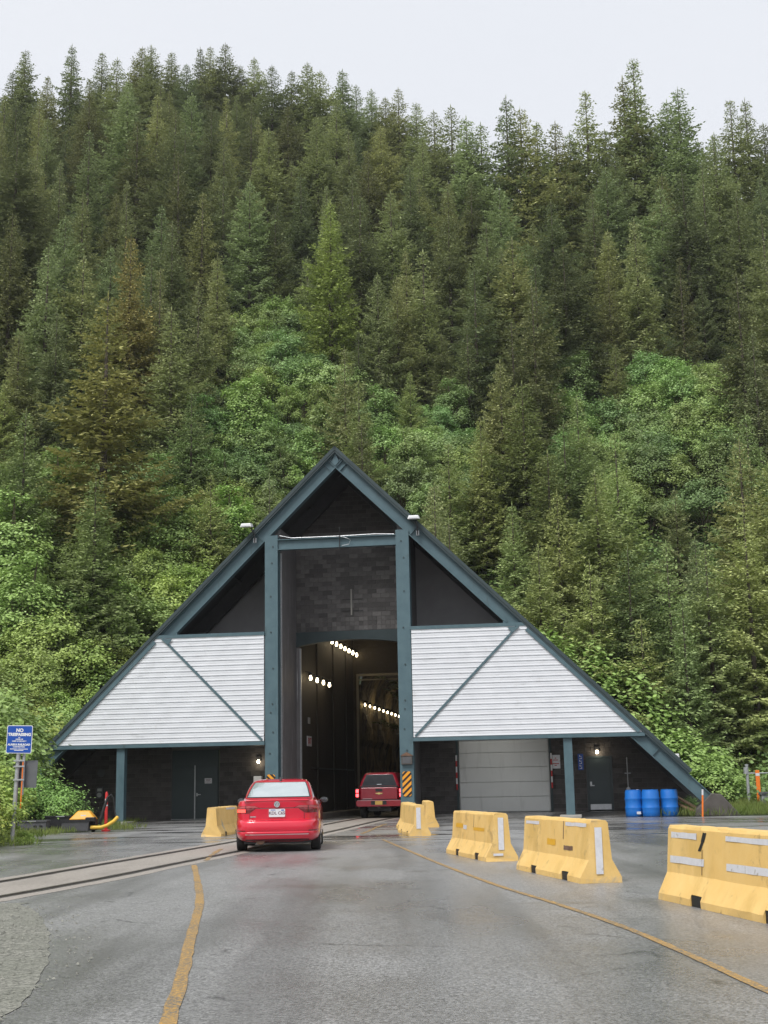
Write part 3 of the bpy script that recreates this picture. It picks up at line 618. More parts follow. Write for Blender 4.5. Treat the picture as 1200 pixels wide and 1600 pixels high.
for i in range(ny):
    for j in range(nz):
        y = 17.7 + 44.3 * i / (ny - 1); z = -.05 + 7.6 * j / (nz - 1)
        x = -2.5 - .1 * (1 if (i // 4) % 3 == 0 else 0) + .14 * math.sin(y * 1.3 + z) * math.sin(z * 1.7 + y * .3) + r2.uniform(-.05, .05) + (.16 if z > 3.6 else 0) + .5 * max(0, (z - 5.5) / 2) ** 2
        vs.append((x, y, z))
for i in range(ny - 1):
    for j in range(nz - 1): fs.append((i * nz + j, (i + 1) * nz + j, (i + 1) * nz + j + 1, i * nz + j + 1))
m.add(vs, fs); m.build('rock_wall', M['tunnel_rock'], portal, fix=False)
tw('curb', (-2.42, DW + .4, 0), (-1.75, 17.2, .22), 'concrete')
tw('curb', (-2.1, 17.8, 0), (-1.75, 61, .22), 'concrete')
for yy in (7.5, 11.5, 15.0): tw('wall_rib', (-2.43, yy, .2), (-2.36, yy + .12, 9.2))
tw('pipe_run', (-2.42, 6, 2.2), (-2.36, 17, 2.26), 'black')
# doors
def door(x0, x1, z0, z1, lab=None):
    m = MB(); m.box((x0 - .05, DW - .03, z0), (x1 + .05, DW + .02, z1 + .05)); f = m.build('door_frame', M['teal_dark'], portal)
    return f
fr = MB(); fr.box((-8.1, DW - .02, .1), (-6.0, DW + .06, 3.06)); fr.build('door_surround', M['door_teal'], portal)
for (a, b) in ((-8.06, -7.07), (-7.03, -6.04)):
    m = MB(); m.box((a, DW - .06, .12), (b, DW - .02, 2.36)); d = m.build('door', M['door_teal'], portal, bevel=.008)
    if a > -7.5:
        m = MB(); m.box((a + .06, DW - .13, 1.08), (a + .12, DW - .06, 1.22)); m.box((a + .06, DW - .13, 1.13), (a + .26, DW - .11, 1.17)); m.build('handle', M['steel'], d)
        m = MB(); m.box((a + .42, DW - .068, 1.62), (a + .74, DW - .061, 1.84)); pl = m.build('notice_plate', M['tape'], d)
        for zz, hw in ((1.79, .12), (1.745, .1), (1.68, .13)): m = MB(); m.box((a + .58 - hw, DW - .071, zz - .01), (a + .58 + hw, DW - .0685, zz + .01)); m.build('print_line', M['plate_ink'], d)
m = MB(); m.box((-7.075, DW - .07, .12), (-7.025, DW - .055, 2.4)); m.build('astragal', M['galv'], portal)
m = MB(); m.box((-8.1, DW - .09, .09), (-6.0, DW - .02, .118)); m.build('threshold', M['steel'], portal)
fr = MB(); fr.box((9.86, DW - .03, .2), (9.93, DW + .05, 2.42)); fr.box((10.86, DW - .03, .2), (10.93, DW + .05, 2.42)); fr.box((9.86, DW - .031, 2.35), (10.93, DW + .05, 2.425)); fr.build('door_frame', M['door_teal'], portal)
m = MB(); m.box((9.93, DW - .01, .22), (10.86, DW + .04, 2.35)); d = m.build('door', M['door_teal'], portal, bevel=.008)
m = MB(); m.box((9.97, DW - .018, .24), (10.83, DW - .011, .46)); m.build('kick_plate', M['steel'], d)
m = MB(); m.box((9.99, DW - .05, 1.2), (10.07, DW - .011, 1.38)); m.box((9.99, DW - .1, 1.2), (10.17, DW - .06, 1.24)); m.lathe([(.03, DW - .1), (.03, DW - .02)], 8, (10.03, 0, 1.22), 'y'); m.build('handle', M['steel'], d)
gd = MB(); gd.box((4.48, DW + .14, .2), (8.36, DW + .2, 3.28)); gd = gd.build('garage_door', M['garage'], portal)
for i in range(5):
    z0 = .22 + i * .612; m = MB(); m.box((4.52, DW + .08, z0), (8.32, DW + .139, z0 + .596)); m.build('door_panel', M['garage'], gd, bevel=.012)
for x in (4.4, 8.34): m = MB(); m.box((x, DW - .04, .2), (x + .1, DW + .01, 3.3)); m.build('door_track', M['teal_dark'], gd)
# slab under the arcade
for (x0, x1) in ((2.9, 13.2), (-13.0, -2.9)):
    m = MB(); h = .19 if x0 > 0 else .1
    m.add([(x0, 1.2, .0), (x1, 1.2, .0), (x1, 2.2, h), (x0, 2.2, h), (x1, DW + .3, h), (x0, DW + .3, h)], [(0, 1, 2, 3), (3, 2, 4, 5)]); m.build('apron_slab', M['asphalt'], portal)
# vent box standing on the roof edge
m = MB(); m.box((13.35, 1.9, 1.95), (13.6, 2.4, 2.42)); m.build('roof_vent', M['white_paint'], portal, bevel=.02)

def onportal(name, lx, ly, z, label, cat, group=None): return empty(name, W(lx, ly, z), -YAW, label, cat, group)
# flood lights on the rafters
for s, lab in ((-1, 'white floodlight on a bracket at the left roof edge'), (1, 'white floodlight on a bracket at the right roof edge')):
    t = onportal('floodlight', s * 3.45, -.05, 11.9, lab, 'floodlight', 'floodlights on the roof edges')
    d = s if s < 0 else .12
    m = MB(); m.box((-.06, -.1, -.42), (.06, -.02, -.22)); m.build('mounting_clamp', M['galv'], t)
    m = MB(); m.tube([(0, -.12, -.4), (0, -.14, -.1), (-.12 if s < 0 else -.05, -.2, .16)], .028, 6); m.build('bracket', M['black'], t)
    cx = -.3 if s < 0 else -.12
    m = MB(); m.add([(cx - .24, -.5, .2), (cx + .24, -.5, .2), (cx + .24, -.06, .26), (cx - .24, -.06, .26), (cx - .2, -.46, .36), (cx + .2, -.46, .36), (cx + .2, -.1, .4), (cx - .2, -.1, .4)],
                    [(0, 3, 2, 1), (4, 5, 6, 7), (0, 1, 5, 4), (1, 2, 6, 5), (2, 3, 7, 6), (3, 0, 4, 7)]); m.build('lamp_housing', M['white_paint'], t, bevel=.02)
    m = MB(); m.box((cx - .19, -.512, .225), (cx + .19, -.502, .3)); m.build('lens', M['lamp'] if False else M['plate_white'], t)
# lamps on the walls
for lx, z, ly, lab in ((10.34, 2.62, DW - .05, 'lit wall lamp above the dark door right of the garage door'), (-4.2, 2.53, DW - .05, 'lit wall lamp between the double door and the left main post')):
    t = onportal('wall_lamp', lx, ly, z, lab, 'lamp')
    m = MB(); m.box((-.09, -.02, .0), (.09, .05, .2)); m.build('housing', M['plastic_dark'], t)
    m = MB(); m.lathe([(.03, -.1), (.06, -.07), (.068, -.02), (.05, .03), (.03, .05)], 12, (0, -.05, 0)); m.build('bulb', M['bulb'], t, smooth=True)
    l = bpy.data.lights.new('wall_lamp_light', 'POINT'); l.energy = 3; l.color = (1, .85, .62); l.shadow_soft_size = .06
    lo = bpy.data.objects.new('wall_lamp_light', l); COL.objects.link(lo); lo.parent = t; lo.location = (0, -.2, -.05)
# notices
t = onportal('notice_sign', 8.6, DW - .03, 2.23, 'white notice with red lettering left of the slender right post', 'sign')
m = MB(); m.box((-.19, -.01, -.28), (.19, .012, .28)); m.build('panel', M['tape'], t)
for zz, hw in ((.15, .03), (.07, .1), (-.08, .14), (-.15, .05)): m = MB(); m.box((-hw, -.0135, zz - .016), (hw, -.0105, zz + .016)); m.build('print_line', M['ink_red'], t)
t = onportal('vertical_sign', 9.64, DW - .03, 2.2, 'narrow upright blue sign with white letters beside the dark door', 'sign')
m = MB(); m.box((-.11, -.01, -.33), (.11, .012, .33)); m.build('panel', M['sign_blue'], t)
for i in range(6): m = MB(); zz = .25 - i * .1; m.box((-.05, -.0135, zz - .03), (.05, -.0105, zz - .01)); m.box((-.05 + .07 * (i % 2), -.0135, zz - .01), (-.02 + .07 * (i % 2), -.0105, zz + .03)); m.build('print_mark', M['white_paint'], t)
# conduit right of the door
t = onportal('conduit_pipe', 11.55, DW - .02, 1.1, 'thin vertical conduit with a round bell on the wall right of the dark door', 'conduit')
m = MB(); m.tube([(0, -.03, .0), (0, -.03, 1.25)], .022, 6); m.build('pipe', M['galv'], t)
m = MB(); m.lathe([(.08, -.08), (.09, -.03), (.06, 0)], 14, (0, 0, -.05), 'y'); m.build('bell', M['galv'], t, smooth=True)
m = MB(); m.box((-.12, -.045, .58), (.14, -.01, .62)); m.build('clamp', M['galv'], t)
# meters on the left wall
t = onportal('meter_box', -11.35, DW - .02, .95, 'grey electric meter box with round dial on the wall behind the yellow machine', 'meter')
m = MB(); m.box((-.16, -.14, .1), (.16, .0, .62)); m.build('box', M['grey_plastic'], t, bevel=.015)
m = MB(); m.lathe([(.1, -.2), (.1, -.14)], 14, (0, 0, .26), 'y'); m.build('dial', M['galv'], t)
m = MB(); m.lathe([(.17, -.06), (.17, .0)], 16, (.02, 0, 1.2), 'y'); m.build('gauge', M['grey_plastic'], t)
m = MB(); m.box((-.1, -.146, .42), (.1, -.141, .54)); m.build('label_plate', M['galv'], t)
# red and white rods at the garage door
for lx, lab in ((4.42, 'red and white rod at the left side of the garage door'), (8.42, 'red and white rod at the right side of the garage door')):
    t = onportal('marker_rod', lx, DW - .12, 1.15, lab, 'marker rod', 'rods beside the garage door')
    for i in range(6): m = MB(); m.tube([(0, 0, i * .24), (0, 0, i * .24 + .24)], .035, 8); m.build('band', M['red_plastic'] if i % 2 == 0 else M['white_paint'], t)
# hazard markers on the main posts
def hazard(lx, z, w_, h_, lab, flip=1):
    t = onportal('hazard_marker', lx, -.03, z, lab, 'sign', 'striped hazard markers on the main posts')
    R = .1
    def inside(x, zz):
        ax, az = abs(x) - (w_ / 2 - R), abs(zz) - (h_ / 2 - R)
        return not (ax > 0 and az > 0 and ax * ax + az * az > R * R)
    P = []
    for cx, cz, a0 in ((w_ / 2 - R, h_ / 2 - R, 0), (-w_ / 2 + R, h_ / 2 - R, 90), (-w_ / 2 + R, -h_ / 2 + R, 180), (w_ / 2 - R, -h_ / 2 + R, 270)):
        for k in range(6): an = math.radians(a0 + 18 * k); P.append((cx + R * math.cos(an), cz + R * math.sin(an)))
    m = MB(); m.prism(P, -.02, -.012); m.build('panel', M['hazard_orange'], t)
    pitch = .25; ang = flip * .95
    for k in range(-6, 7):
        # stripe quad clipped to the panel
        c = k * pitch; poly = []
        S = [(-w_ / 2, -w_ / 2 * ang + c - .055), (w_ / 2, w_ / 2 * ang + c - .055), (w_ / 2, w_ / 2 * ang + c + .055), (-w_ / 2, -w_ / 2 * ang + c + .055)]
        bm = bmesh.new(); f = bm.faces.new([bm.verts.new((x, 0, zz)) for x, zz in S])
        for i in range(len(P)):
            a, b = P[i], P[(i + 1) % len(P)]; nx, nz = b[1] - a[1], -(b[0] - a[0])
            if math.hypot(nx, nz) < 1e-6: continue
            bmesh.ops.bisect_plane(bm, geom=bm.verts[:] + bm.edges[:] + bm.faces[:], plane_co=(a[0], 0, a[1]), plane_no=(nx, 0, nz), clear_outer=True)
        if len(bm.faces):
            me = bpy.data.meshes.new('stripe'); bm.to_mesh(me); o = mk('stripe', me, M['black'], t); o.location = (0, -.023, 0)
        bm.free()
hazard(2.77, 1.43, .36, .98, 'orange and black striped marker on the right main post')
hazard(-2.8, 1.42, .36, .98, 'orange and black striped marker on the left main post, half hidden by the sedan', -1)
t = onportal('control_box', 2.79, -.02, 2.36, 'small grey box on the right main post above the striped marker', 'box')
m = MB(); m.box((-.22, -.14, -.17), (.22, 0, .17)); m.build('case', M['concrete_dark'], t, bevel=.015)
m = MB(); m.prism([(-.26, .17), (.26, .17), (.0, .32)], -.16, 0); m.build('cap', M['rust'], t)
m = MB(); m.box((-.16, -.148, -.12), (.16, -.141, .12)); m.build('face', M['grey_plastic'], t)
t = onportal('utility_box', -3.3, -.1, 1.3, 'grey utility box at the foot of the left main post, partly behind the sedan', 'box')
m = MB(); m.box((-.18, -.12, 0), (.14, .12, .55)); m.build('case', M['concrete'], t, bevel=.015)
m = MB(); m.box((-.06, -.06, -1.3), (.06, .06, 0)); m.build('stand', M['galv'], t)
# tunnel lamps
def lamp_row(n, y0, y1, z, lx, group, lab, glow=1.0, sz=1.0):
    words = ['first', 'second', 'third', 'fourth', 'fifth', 'sixth', 'seventh', 'eighth', 'ninth', 'tenth', 'eleventh', 'twelfth']
    for i in range(n):
        y = y0 + (y1 - y0) * i / (n - 1)
        t = onportal('tunnel_lamp', lx, y, z, lab % words[i], 'lamp', group)
        m = MB(); m.lathe([(.02 * sz, .0), (.05 * sz, -.08 * sz), (.068 * sz, -.16 * sz), (.05 * sz, -.22 * sz), (.02 * sz, -.24 * sz)], 12); m.build('bulb', M['lamp'], t, smooth=True)
        m = MB(); m.lathe([(.02, .12), (.09, .08), (.11, -.02), (.06, -.03)], 10); m.build('cap', M['plastic_dark'], t)
        m = MB(); m.tube([(-.02, 0, .1), (-.25 if lx < 0 else .25, 0, .16)], .02, 5); m.build('arm', M['plastic_dark'], t)
    for i in range(3):
        l = bpy.data.lights.new('tunnel_glow', 'POINT'); l.shadow_soft_size = .25; l.energy = 1.2 * n * glow; l.color = (1, .8, .5)
        lo = bpy.data.objects.new('tunnel_glow', l); COL.objects.link(lo); lo.location = [float(q) for q in W(lx + .75, y0 + (y1 - y0) * (i + .5) / 3, z - .2)]
lamp_row(7, 10.1, 18.2 - 1.1, 8.45, -2.15, 'upper row of tunnel lamps', 'lit lamp in the upper row inside the tunnel, %s from the entrance')
lamp_row(4, 4.9, 9.3, 6.3, -2.15, 'lower row of tunnel lamps by the entrance', 'lit lamp in the lower row just inside the entrance, %s from the entrance')
lamp_row(12, 19.6, 38, 5.9, -2.15, 'lamps beyond the inner doorway', 'lit lamp beyond the inner doorway, %s along the wall', .5, .75)
t = onportal('exit_sign', -2.4, 5.6, 3.4, 'small exit sign on the dark left tunnel wall', 'sign')
m = MB(); m.box((0, -.45, -.22), (.04, .45, .22)); m.build('panel', M['tape'], t)
text_mesh('lettering', 'EXIT', .34, M['ink_red'], t, (.045, 0, 0), rot=(math.pi / 2, 0, math.pi / 2), bold=.01)
m = MB(); m.box((0, -.2, .78), (.03, .2, 1.05)); m.build('small_plate', M['galv'], t)
# ------------------------------------------------------------------ concrete barriers
def barrier_mesh(L, seed):
    """jersey profile swept along x, with fork slots notched into the foot"""
    r = random.Random(seed)
    half = [(.295, 0), (.295, .075), (.165, .31), (.125, .8), (.1, .835)]
    prof = [(-a, z) for a, z in half] + [(a, z) for a, z in reversed(half)]
    slots = [(-L * .27, .16), (L * .21, .16)]
    xs = sorted({-L / 2, L / 2} | {-L / 2 + i * .2 for i in range(1, int(L / .2))} | {c + d for c, h in slots for d in (-h, h)})
    xs = [x for i, x in enumerate(xs) if i == 0 or x - xs[i - 1] > .012]
    def inslot(x): return any(abs(x - c) < h for c, h in slots)
    m = MB(); n = len(prof)
    def ring(x, s):
        out = []
        for y, z in prof:
            if s and z < .11: out.append((x, math.copysign(.27, y) if z > .05 else math.copysign(.2, y), .12 if z > .05 else .121))
            else: out.append((x, y, z))
        return out
    seq = []
    for i, x in enumerate(xs):
        lft_ = inslot((xs[i - 1] + x) / 2) if i else False; rgt_ = inslot((x + xs[i + 1]) / 2) if i < len(xs) - 1 else False
        seq.append((x, lft_));
        if rgt_ != lft_: seq.append((x, rgt_))
    vs = []; fs = []
    for x, s in seq: vs += ring(x, s)
    for i in range(len(seq) - 1):
        for k in range(n): fs.append((i * n + k, i * n + (k + 1) % n, (i + 1) * n + (k + 1) % n, (i + 1) * n + k))
    fs += [tuple(range(n - 1, -1, -1)), tuple(range((len(seq) - 1) * n, len(seq) * n))]
    m.add(vs, fs)
    me_ = bpy.data.meshes.new('barrier_body'); me_.from_pydata(m.v, [], m.f)
    bm = bmesh.new(); bm.from_mesh(me_); bmesh.ops.remove_doubles(bm, verts=bm.verts, dist=.0005)
    bmesh.ops.recalc_face_normals(bm, faces=bm.faces)
    # chips and small irregularities
    for v in bm.verts:
        q = v.co; k = .004
        v.co += Vector((r.uniform(-k, k), r.uniform(-k, k), r.uniform(-k, k) if q.z > .02 else 0))
        if q.z > .8 and r.random() < .08: v.co.z -= r.uniform(.005, .02)
        if abs(q.x) > L / 2 - .02 and q.z < .1 and r.random() < .6: v.co.x *= 1 - r.uniform(.0, .012)
    bm.to_mesh(me_); bm.free(); me_.materials.append(M['yellow_concrete']); return me_
def face_patch(nm, t, x0, x1, z0, z1, side, mt, off=.004, slant=0.0):
    """thin sheet stuck on the sloping long face (side -1 / +1)"""
    def ysurf(z): return np.interp(z, [0, .075, .31, .8, .835], [.295, .295, .165, .125, .1])
    m = MB(); zz = sorted({z0, z1} | {z for z in (.31,) if z0 < z < z1})
    vs = []; n = 7
    for z in zz:
        for i in range(n):
            vs.append((x0 + (x1 - x0) * i / (n - 1) + slant * (z - z0), side * (float(ysurf(z)) + off), z + rnd.uniform(-.004, .004)))
    fs = [(j * n + i, j * n + i + 1, (j + 1) * n + i + 1, (j + 1) * n + i) for j in range(len(zz) - 1) for i in range(n - 1)]
    m.add(vs, fs); return m.build(nm, M[mt], t)
def end_patch(nm, t, L, end, y0, y1, z0, z1, mt):
    x = end * (L / 2 + .009); m = MB(); a, b = sorted((x, x + end * .003)); m.box((a, y0, z0), (b, y1, z1)); return m.build(nm, M[mt], t)
def barrier(near, far, lab, seed, L=None):
    nx, ny = near; fx, fy = far; ln = math.hypot(fx - nx, fy - ny); L = L or ln
    ux, uy = (fx - nx) / ln, (fy - ny) / ln; cx, cy_ = nx + ux * L / 2, ny + uy * L / 2
    t = empty('concrete_barrier', (cx, cy_, 0), math.atan2(uy, ux), lab, 'barrier', 'yellow concrete barriers')   # local +x points away from the viewer
    b = mk('barrier_body', barrier_mesh(L, seed), None, t, bevel=.018)
    for c in (-L * .27, L * .21):
        m = MB(); m.box((c - .157, -.274, .003), (c + .157, .274, .116)); m.build('slot_shade_fill', M['black'], t)  # black box added inside the open fork slot, standing in for its shade
    return t, L
B = []
# right row, near to far; the left (+y) long face looks at the viewer
b1, L = barrier((3.98, 12.25), (3.39, 16.25), 'nearest yellow concrete barrier, cut off by the right edge of the picture', 11)
face_patch('reflective_tape', b1, L/2 - .92, L/2 - .12, .7, .765, 1, 'tape'); face_patch('reflective_tape', b1, L/2 - 1.15, L/2 - .1, .42, .5, 1, 'tape')
face_patch('reflective_tape', b1, -L/2 + .3, L/2 - 1.75, .71, .765, 1, 'tape'); face_patch('reflective_tape', b1, -L/2 + .3, L/2 - 1.78, .415, .49, 1, 'tape')
face_patch('dark_scar', b1, L/2 - 1.05, L/2 - .97, .58, .68, 1, 'black', slant=-.9); face_patch('dark_scar', b1, L/2 - 1.15, L/2 - 1.05, .68, .78, 1, 'black', slant=-.6)
face_patch('joint_crack', b1, L/2 - 1.1, L/2 - 1.085, .33, .6, 1, 'rust')
b2, L = barrier((2.86, 18.9), (2.3, 22.3), 'yellow barrier with two white strips and scuffed face, second nearest', 12)
end_patch('reflective_tape', b2, L, -1, -.03, .07, .12, .74, 'tape')
face_patch('reflective_tape', b2, L/2 - .9, L/2 - .12, .72, .77, 1, 'tape'); face_patch('reflective_tape', b2, -L/2 + .15, -L/2 + 1.15, .74, .79, 1, 'tape')
face_patch('orange_patch', b2, -.1, .35, .44, .53, 1, 'orange_patch'); face_patch('joint_crack', b2, -L/2 + 1.22, -L/2 + 1.25, .55, .8, 1, 'rust')
face_patch('rust_stain', b2, -L/2 + .75, -L/2 + 1.2, .4, .46, 1, 'rust')
b3, L = barrier((1.98, 24.6), (1.42, 28.1), 'yellow barrier with broken white strip at its end and orange patch, third nearest', 13)
end_patch('reflective_tape', b3, L, -1, -.04, .06, .2, .76, 'tape'); end_patch('reflective_tape', b3, L, -1, -.02, .16, .1, .14, 'tape')
face_patch('orange_patch', b3, L/2 - 1.0, L/2 - .35, .52, .6, 1, 'orange_patch'); face_patch('white_patch', b3, L/2 - 1.35, L/2 - 1.05, .5, .58, 1, 'tape')
face_patch('joint_crack', b3, -.2, -.17, .55, .78, 1, 'rust'); face_patch('orange_patch', b3, -L/2 + .7, -L/2 + 1.6, .5, .56, 1, 'orange_patch')
b4, L = barrier((.82, 37.6), (.52, 41.1), 'yellow barrier seen end on before the right main post', 14)
end_patch('reflective_tape', b4, L, -1, -.02, .1, .2, .76, 'tape')
b4b, L = barrier((.68, 42.0), (.5, 45.4), 'yellow barrier hidden mostly behind the end-on barrier, its left edge showing', 15)
b4c, L = barrier((1.32, 45.2), (1.28, 48.6), 'farthest yellow barrier, at the foot of the right main post', 16)
b5, L = barrier((-5.22, 40.3), (-4.98, 43.8), 'lone yellow barrier left of the red sedan', 17)
face_patch('reflective_tape', b5, -L/2 + 1.6, L/2 - .4, .74, .8, -1, 'tape')
# ------------------------------------------------------------------ blue drums
for i, (x, y, lab) in enumerate(((9.6, 54.1, 'left blue plastic drum with a white label near its foot'), (10.2, 53.75, 'middle blue plastic drum, standing a little forward'), (10.97, 53.95, 'right blue plastic drum beside the leaning planks'))):
    t = empty('drum', (x, y, 0), .7 * i, lab, 'drum', 'blue drums by the right wall')
    R = .335; p = [(.02, .0), (R - .03, 0), (R, .03), (R, .2), (R + .012, .32), (R + .016, .345), (R + .012, .37), (R - .004, .4), (R - .002, .62), (R + .012, .67), (R + .016, .695), (R + .012, .72), (R - .002, .76), (R - .01, .96), (R - .03, 1.0), (R - .025, 1.03), (R - .045, 1.035), (R - .06, 1.0), (.02, 1.0)]
    m = MB(); m.lathe(p, 28); b = m.build('shell', M['blue_plastic'], t, smooth=True, sharp=50)
    m = MB(); m.lathe([(.05, 1.0), (.05, 1.04), (.02, 1.045)], 10, (.18, .05, 0)); m.build('bung', M['white_paint'] if i == 0 else M['blue_plastic'], t)
    if i == 0: m = MB(); m.box((.04, -R - .022, .1), (.2, -R + .05, .2)); m.build('paper_label', M['tape'], t)
# planks leaning by the drums
for i, (a, b, lab) in enumerate((((11.35, 54.6, .75), (12.35, 53.4, .05), 'weathered plank leaning beside the blue drums, uppermost'), ((11.3, 54.4, .5), (12.15, 53.3, .04), 'weathered plank leaning beside the blue drums, middle'), ((11.55, 54.7, .35), (12.5, 53.7, .04), 'weathered plank leaning beside the blue drums, lowest'))):
    va, vb = Vector(a), Vector(b); d = vb - va; t = empty('plank', vb, 0, lab, 'plank', 'planks beside the drums')
    n = d.cross(Vector((0, 0, 1))).normalized(); u = n.cross(d).normalized(); m = MB()
    P = [va - vb + n * sx * .1 + u * su * .03 for sx, su in ((-1, -1), (1, -1), (1, 1), (-1, 1))]; Q = [n * sx * .1 + u * su * .03 for sx, su in ((-1, -1), (1, -1), (1, 1), (-1, 1))]
    m.add(P + Q, [(0, 1, 2, 3), (7, 6, 5, 4), (0, 4, 5, 1), (1, 5, 6, 2), (2, 6, 7, 3), (3, 7, 4, 0)]); m.build('board', M['wood'], t, bevel=.006)
# orange stakes
t = empty('survey_stake', (*gnd(1098, 1276), 0), 0, 'thin orange stake beside the concrete footing', 'stake')
m = MB(); m.tube([(0, 0, 0), (.06, 0, 1.0)], .035, 8); m.build('shaft', M['orange'], t); m = MB(); m.tube([(.048, 0, .8), (.0605, 0, 1.01)], .038, 8); m.build('sleeve', M['tape'], t)
# white rag
m = MB(); pts = [(.0, 0, .02), (.25, -.05, .06), (.5, .02, .05), (.72, -.06, .12), (.8, .1, .02), (.45, .2, .1), (.15, .18, .03)]
m.add(pts + [(x, y, 0) for x, y, z in pts], [(0, 1, 6), (1, 5, 6), (1, 2, 5), (2, 3, 5), (3, 4, 5)] + [(i, (i + 1) % 7, 7 + (i + 1) % 7, 7 + i) for i in range(7)])
gx, gy = gnd(1128, 1273); o = m.build('rag', M['rag']); o.location = (gx, gy, .002); tag(o, 'crumpled white rag lying on the ground beside the footing', 'rag')
# gate posts, utility pedestal on the right
t = empty('fence', (16.2, 62, .0), 0, 'galvanised fence posts with a top rail at the right edge', 'fence')
for x, h in ((0.0, 1.95), (1.62, 1.95)):
    m = MB(); m.tube([(x, 0, 0), (x, 0, h)], .07, 8); m.tube([(x, 0, h), (x, 0, h + .08)], .085, 8); m.build('post', M['galv'], t)
    m = MB(); m.tube([(x + .1, .1, 0), (x - .02, 0, h)], .03, 6); m.box((x - .14, -.1, h - .35), (x - .02, .1, h - .05)); m.build('strut', M['galv'], t)
m = MB(); m.tube([(0, 0, 1.62), (1.62, 0, 1.62)], .03, 6); m.build('top_rail', M['galv'], t)
m = MB()
for k in range(3): 
    m.tube([(1.52 + .12 * math.cos(a / 8 * 6.283), -.1 - .03 * k, .95 + .3 * math.sin(a / 8 * 6.283)) for a in range(9)], .02, 5)
m.build('cable_coil', M['black'], t)
t = empty('utility_pedestal', (16.55, 60.3, .12), 0, 'squat grey utility box with a paper label in the grass', 'utility box')
m = MB(); m.box((-.28, -.2, .0), (.28, .2, .55)); m.build('body', M['galv'], t, bevel=.02); m = MB(); m.prism([(-.33, .55), (.33, .55), (.27, .68), (-.27, .68)], -.24, .24); m.build('lid', M['grey_plastic'], t, bevel=.02)
m = MB(); m.box((-.1, -.206, .32), (.1, -.2005, .46)); m.build('paper_label', M['tape'], t)
t = empty('marker_post', (16.5, 61.4, 0), 0, 'orange marker post between the galvanised posts', 'post'); m = MB(); m.box((-.09, -.03, 0), (.09, .03, 1.75)); m.build('blade', M['orange'], t, bevel=.01); m = MB(); m.box((-.092, -.034, 1.5), (.092, -.031, 1.62)); m.build('band', M['tape'], t)
# ------------------------------------------------------------------ NO TRESPASSING sign
sx, sy = gnd(23, 1321)
t = empty('no_trespassing_sign', (sx, sy, 0), math.radians(-4), 'blue and white no trespassing sign on a galvanised pole', 'sign')
m = MB(); m.tube([(-.08, 0, 0), (-.02, 0, 1.5), (.04, 0, 2.9)], .058, 10); m.build('pole', M['galv'], t, smooth=True)
m = MB(); m.tube([(.14, .02, 1.3), (.17, .02, 2.55)], .04, 8); m.build('pole_extension', M['galv'], t, smooth=True)
for z in (1.7, 2.05, 2.2): m = MB(); m.box((-.08, -.09, z - .02), (.22, -.06, z + .02)); m.build('clamp', M['galv'], t)
def rrect(w_, h_, R, n=5):
    P = []
    for cx, cz, a0 in ((w_ / 2 - R, h_ / 2 - R, 0), (-w_ / 2 + R, h_ / 2 - R, 90), (-w_ / 2 + R, -h_ / 2 + R, 180), (w_ / 2 - R, -h_ / 2 + R, 270)):
        for k in range(n + 1): an = math.radians(a0 + 90 / n * k); P.append((cx + R * math.cos(an), cz + R * math.sin(an)))
    return P
pl = bpy.data.objects.new('sign_panel', None)
TILT = .03
def rotz_xz(P, cx, cz): c, s = math.cos(-TILT), math.sin(-TILT); return [(cx + x * c - z * s, cz + x * s + z * c) for x, z in P]
CX, CZ = .05, 2.76
m = MB(); m.prism(rotz_xz(rrect(.7, .74, .04), CX, CZ), -.075, -.068); pan = m.build('panel', M['white_paint'], t)
m = MB(); m.prism(rotz_xz(rrect(.665, .705, .03), CX, CZ), -.0785, -.0755); m.build('blue_face', M['sign_blue'], pan)
for txt, size, dz, bold in (('NO', .125, .235, .006), ('TRESPASSING', .103, .125, .006), ('BY', .04, .045, .002), ('ORDER OF', .042, -.0, .002), ('CHIEF OF SECURITY', .044, -.05, .002), ('ALASKA RAILROAD', .07, -.14, .004), ('CORPORATION', .045, -.2, .002)):
    px, pz = rotz_xz([(0, dz)], CX, CZ)[0]
    text_mesh('lettering', txt, size, M['white_paint'], pan, (px, -.0805, pz), rot=(math.pi / 2, TILT, 0), bold=bold)
for dz, a_, b_ in ((-.255, -.24, -.03), (-.255, -.015, .25), (-.29, -.12, .13)): m = MB(); m.prism(rotz_xz([(a_, dz - .009), (b_, dz - .009), (b_, dz + .009), (a_, dz + .009)], CX, CZ), -.0815, -.079); m.build('print_line', M['white_paint'], pan)
m = MB(); m.prism([(-.1, 1.5), (.5, 1.48), (.53, 2.2), (-.03, 2.2)], .075, .085); m.build('back_panel', M['sign_back'], t)
m = MB(); m.tube([(.14, -.06, .95), (.17, -.06, 2.2)], .018, 6); m.build('orange_rod', M['orange'], t)
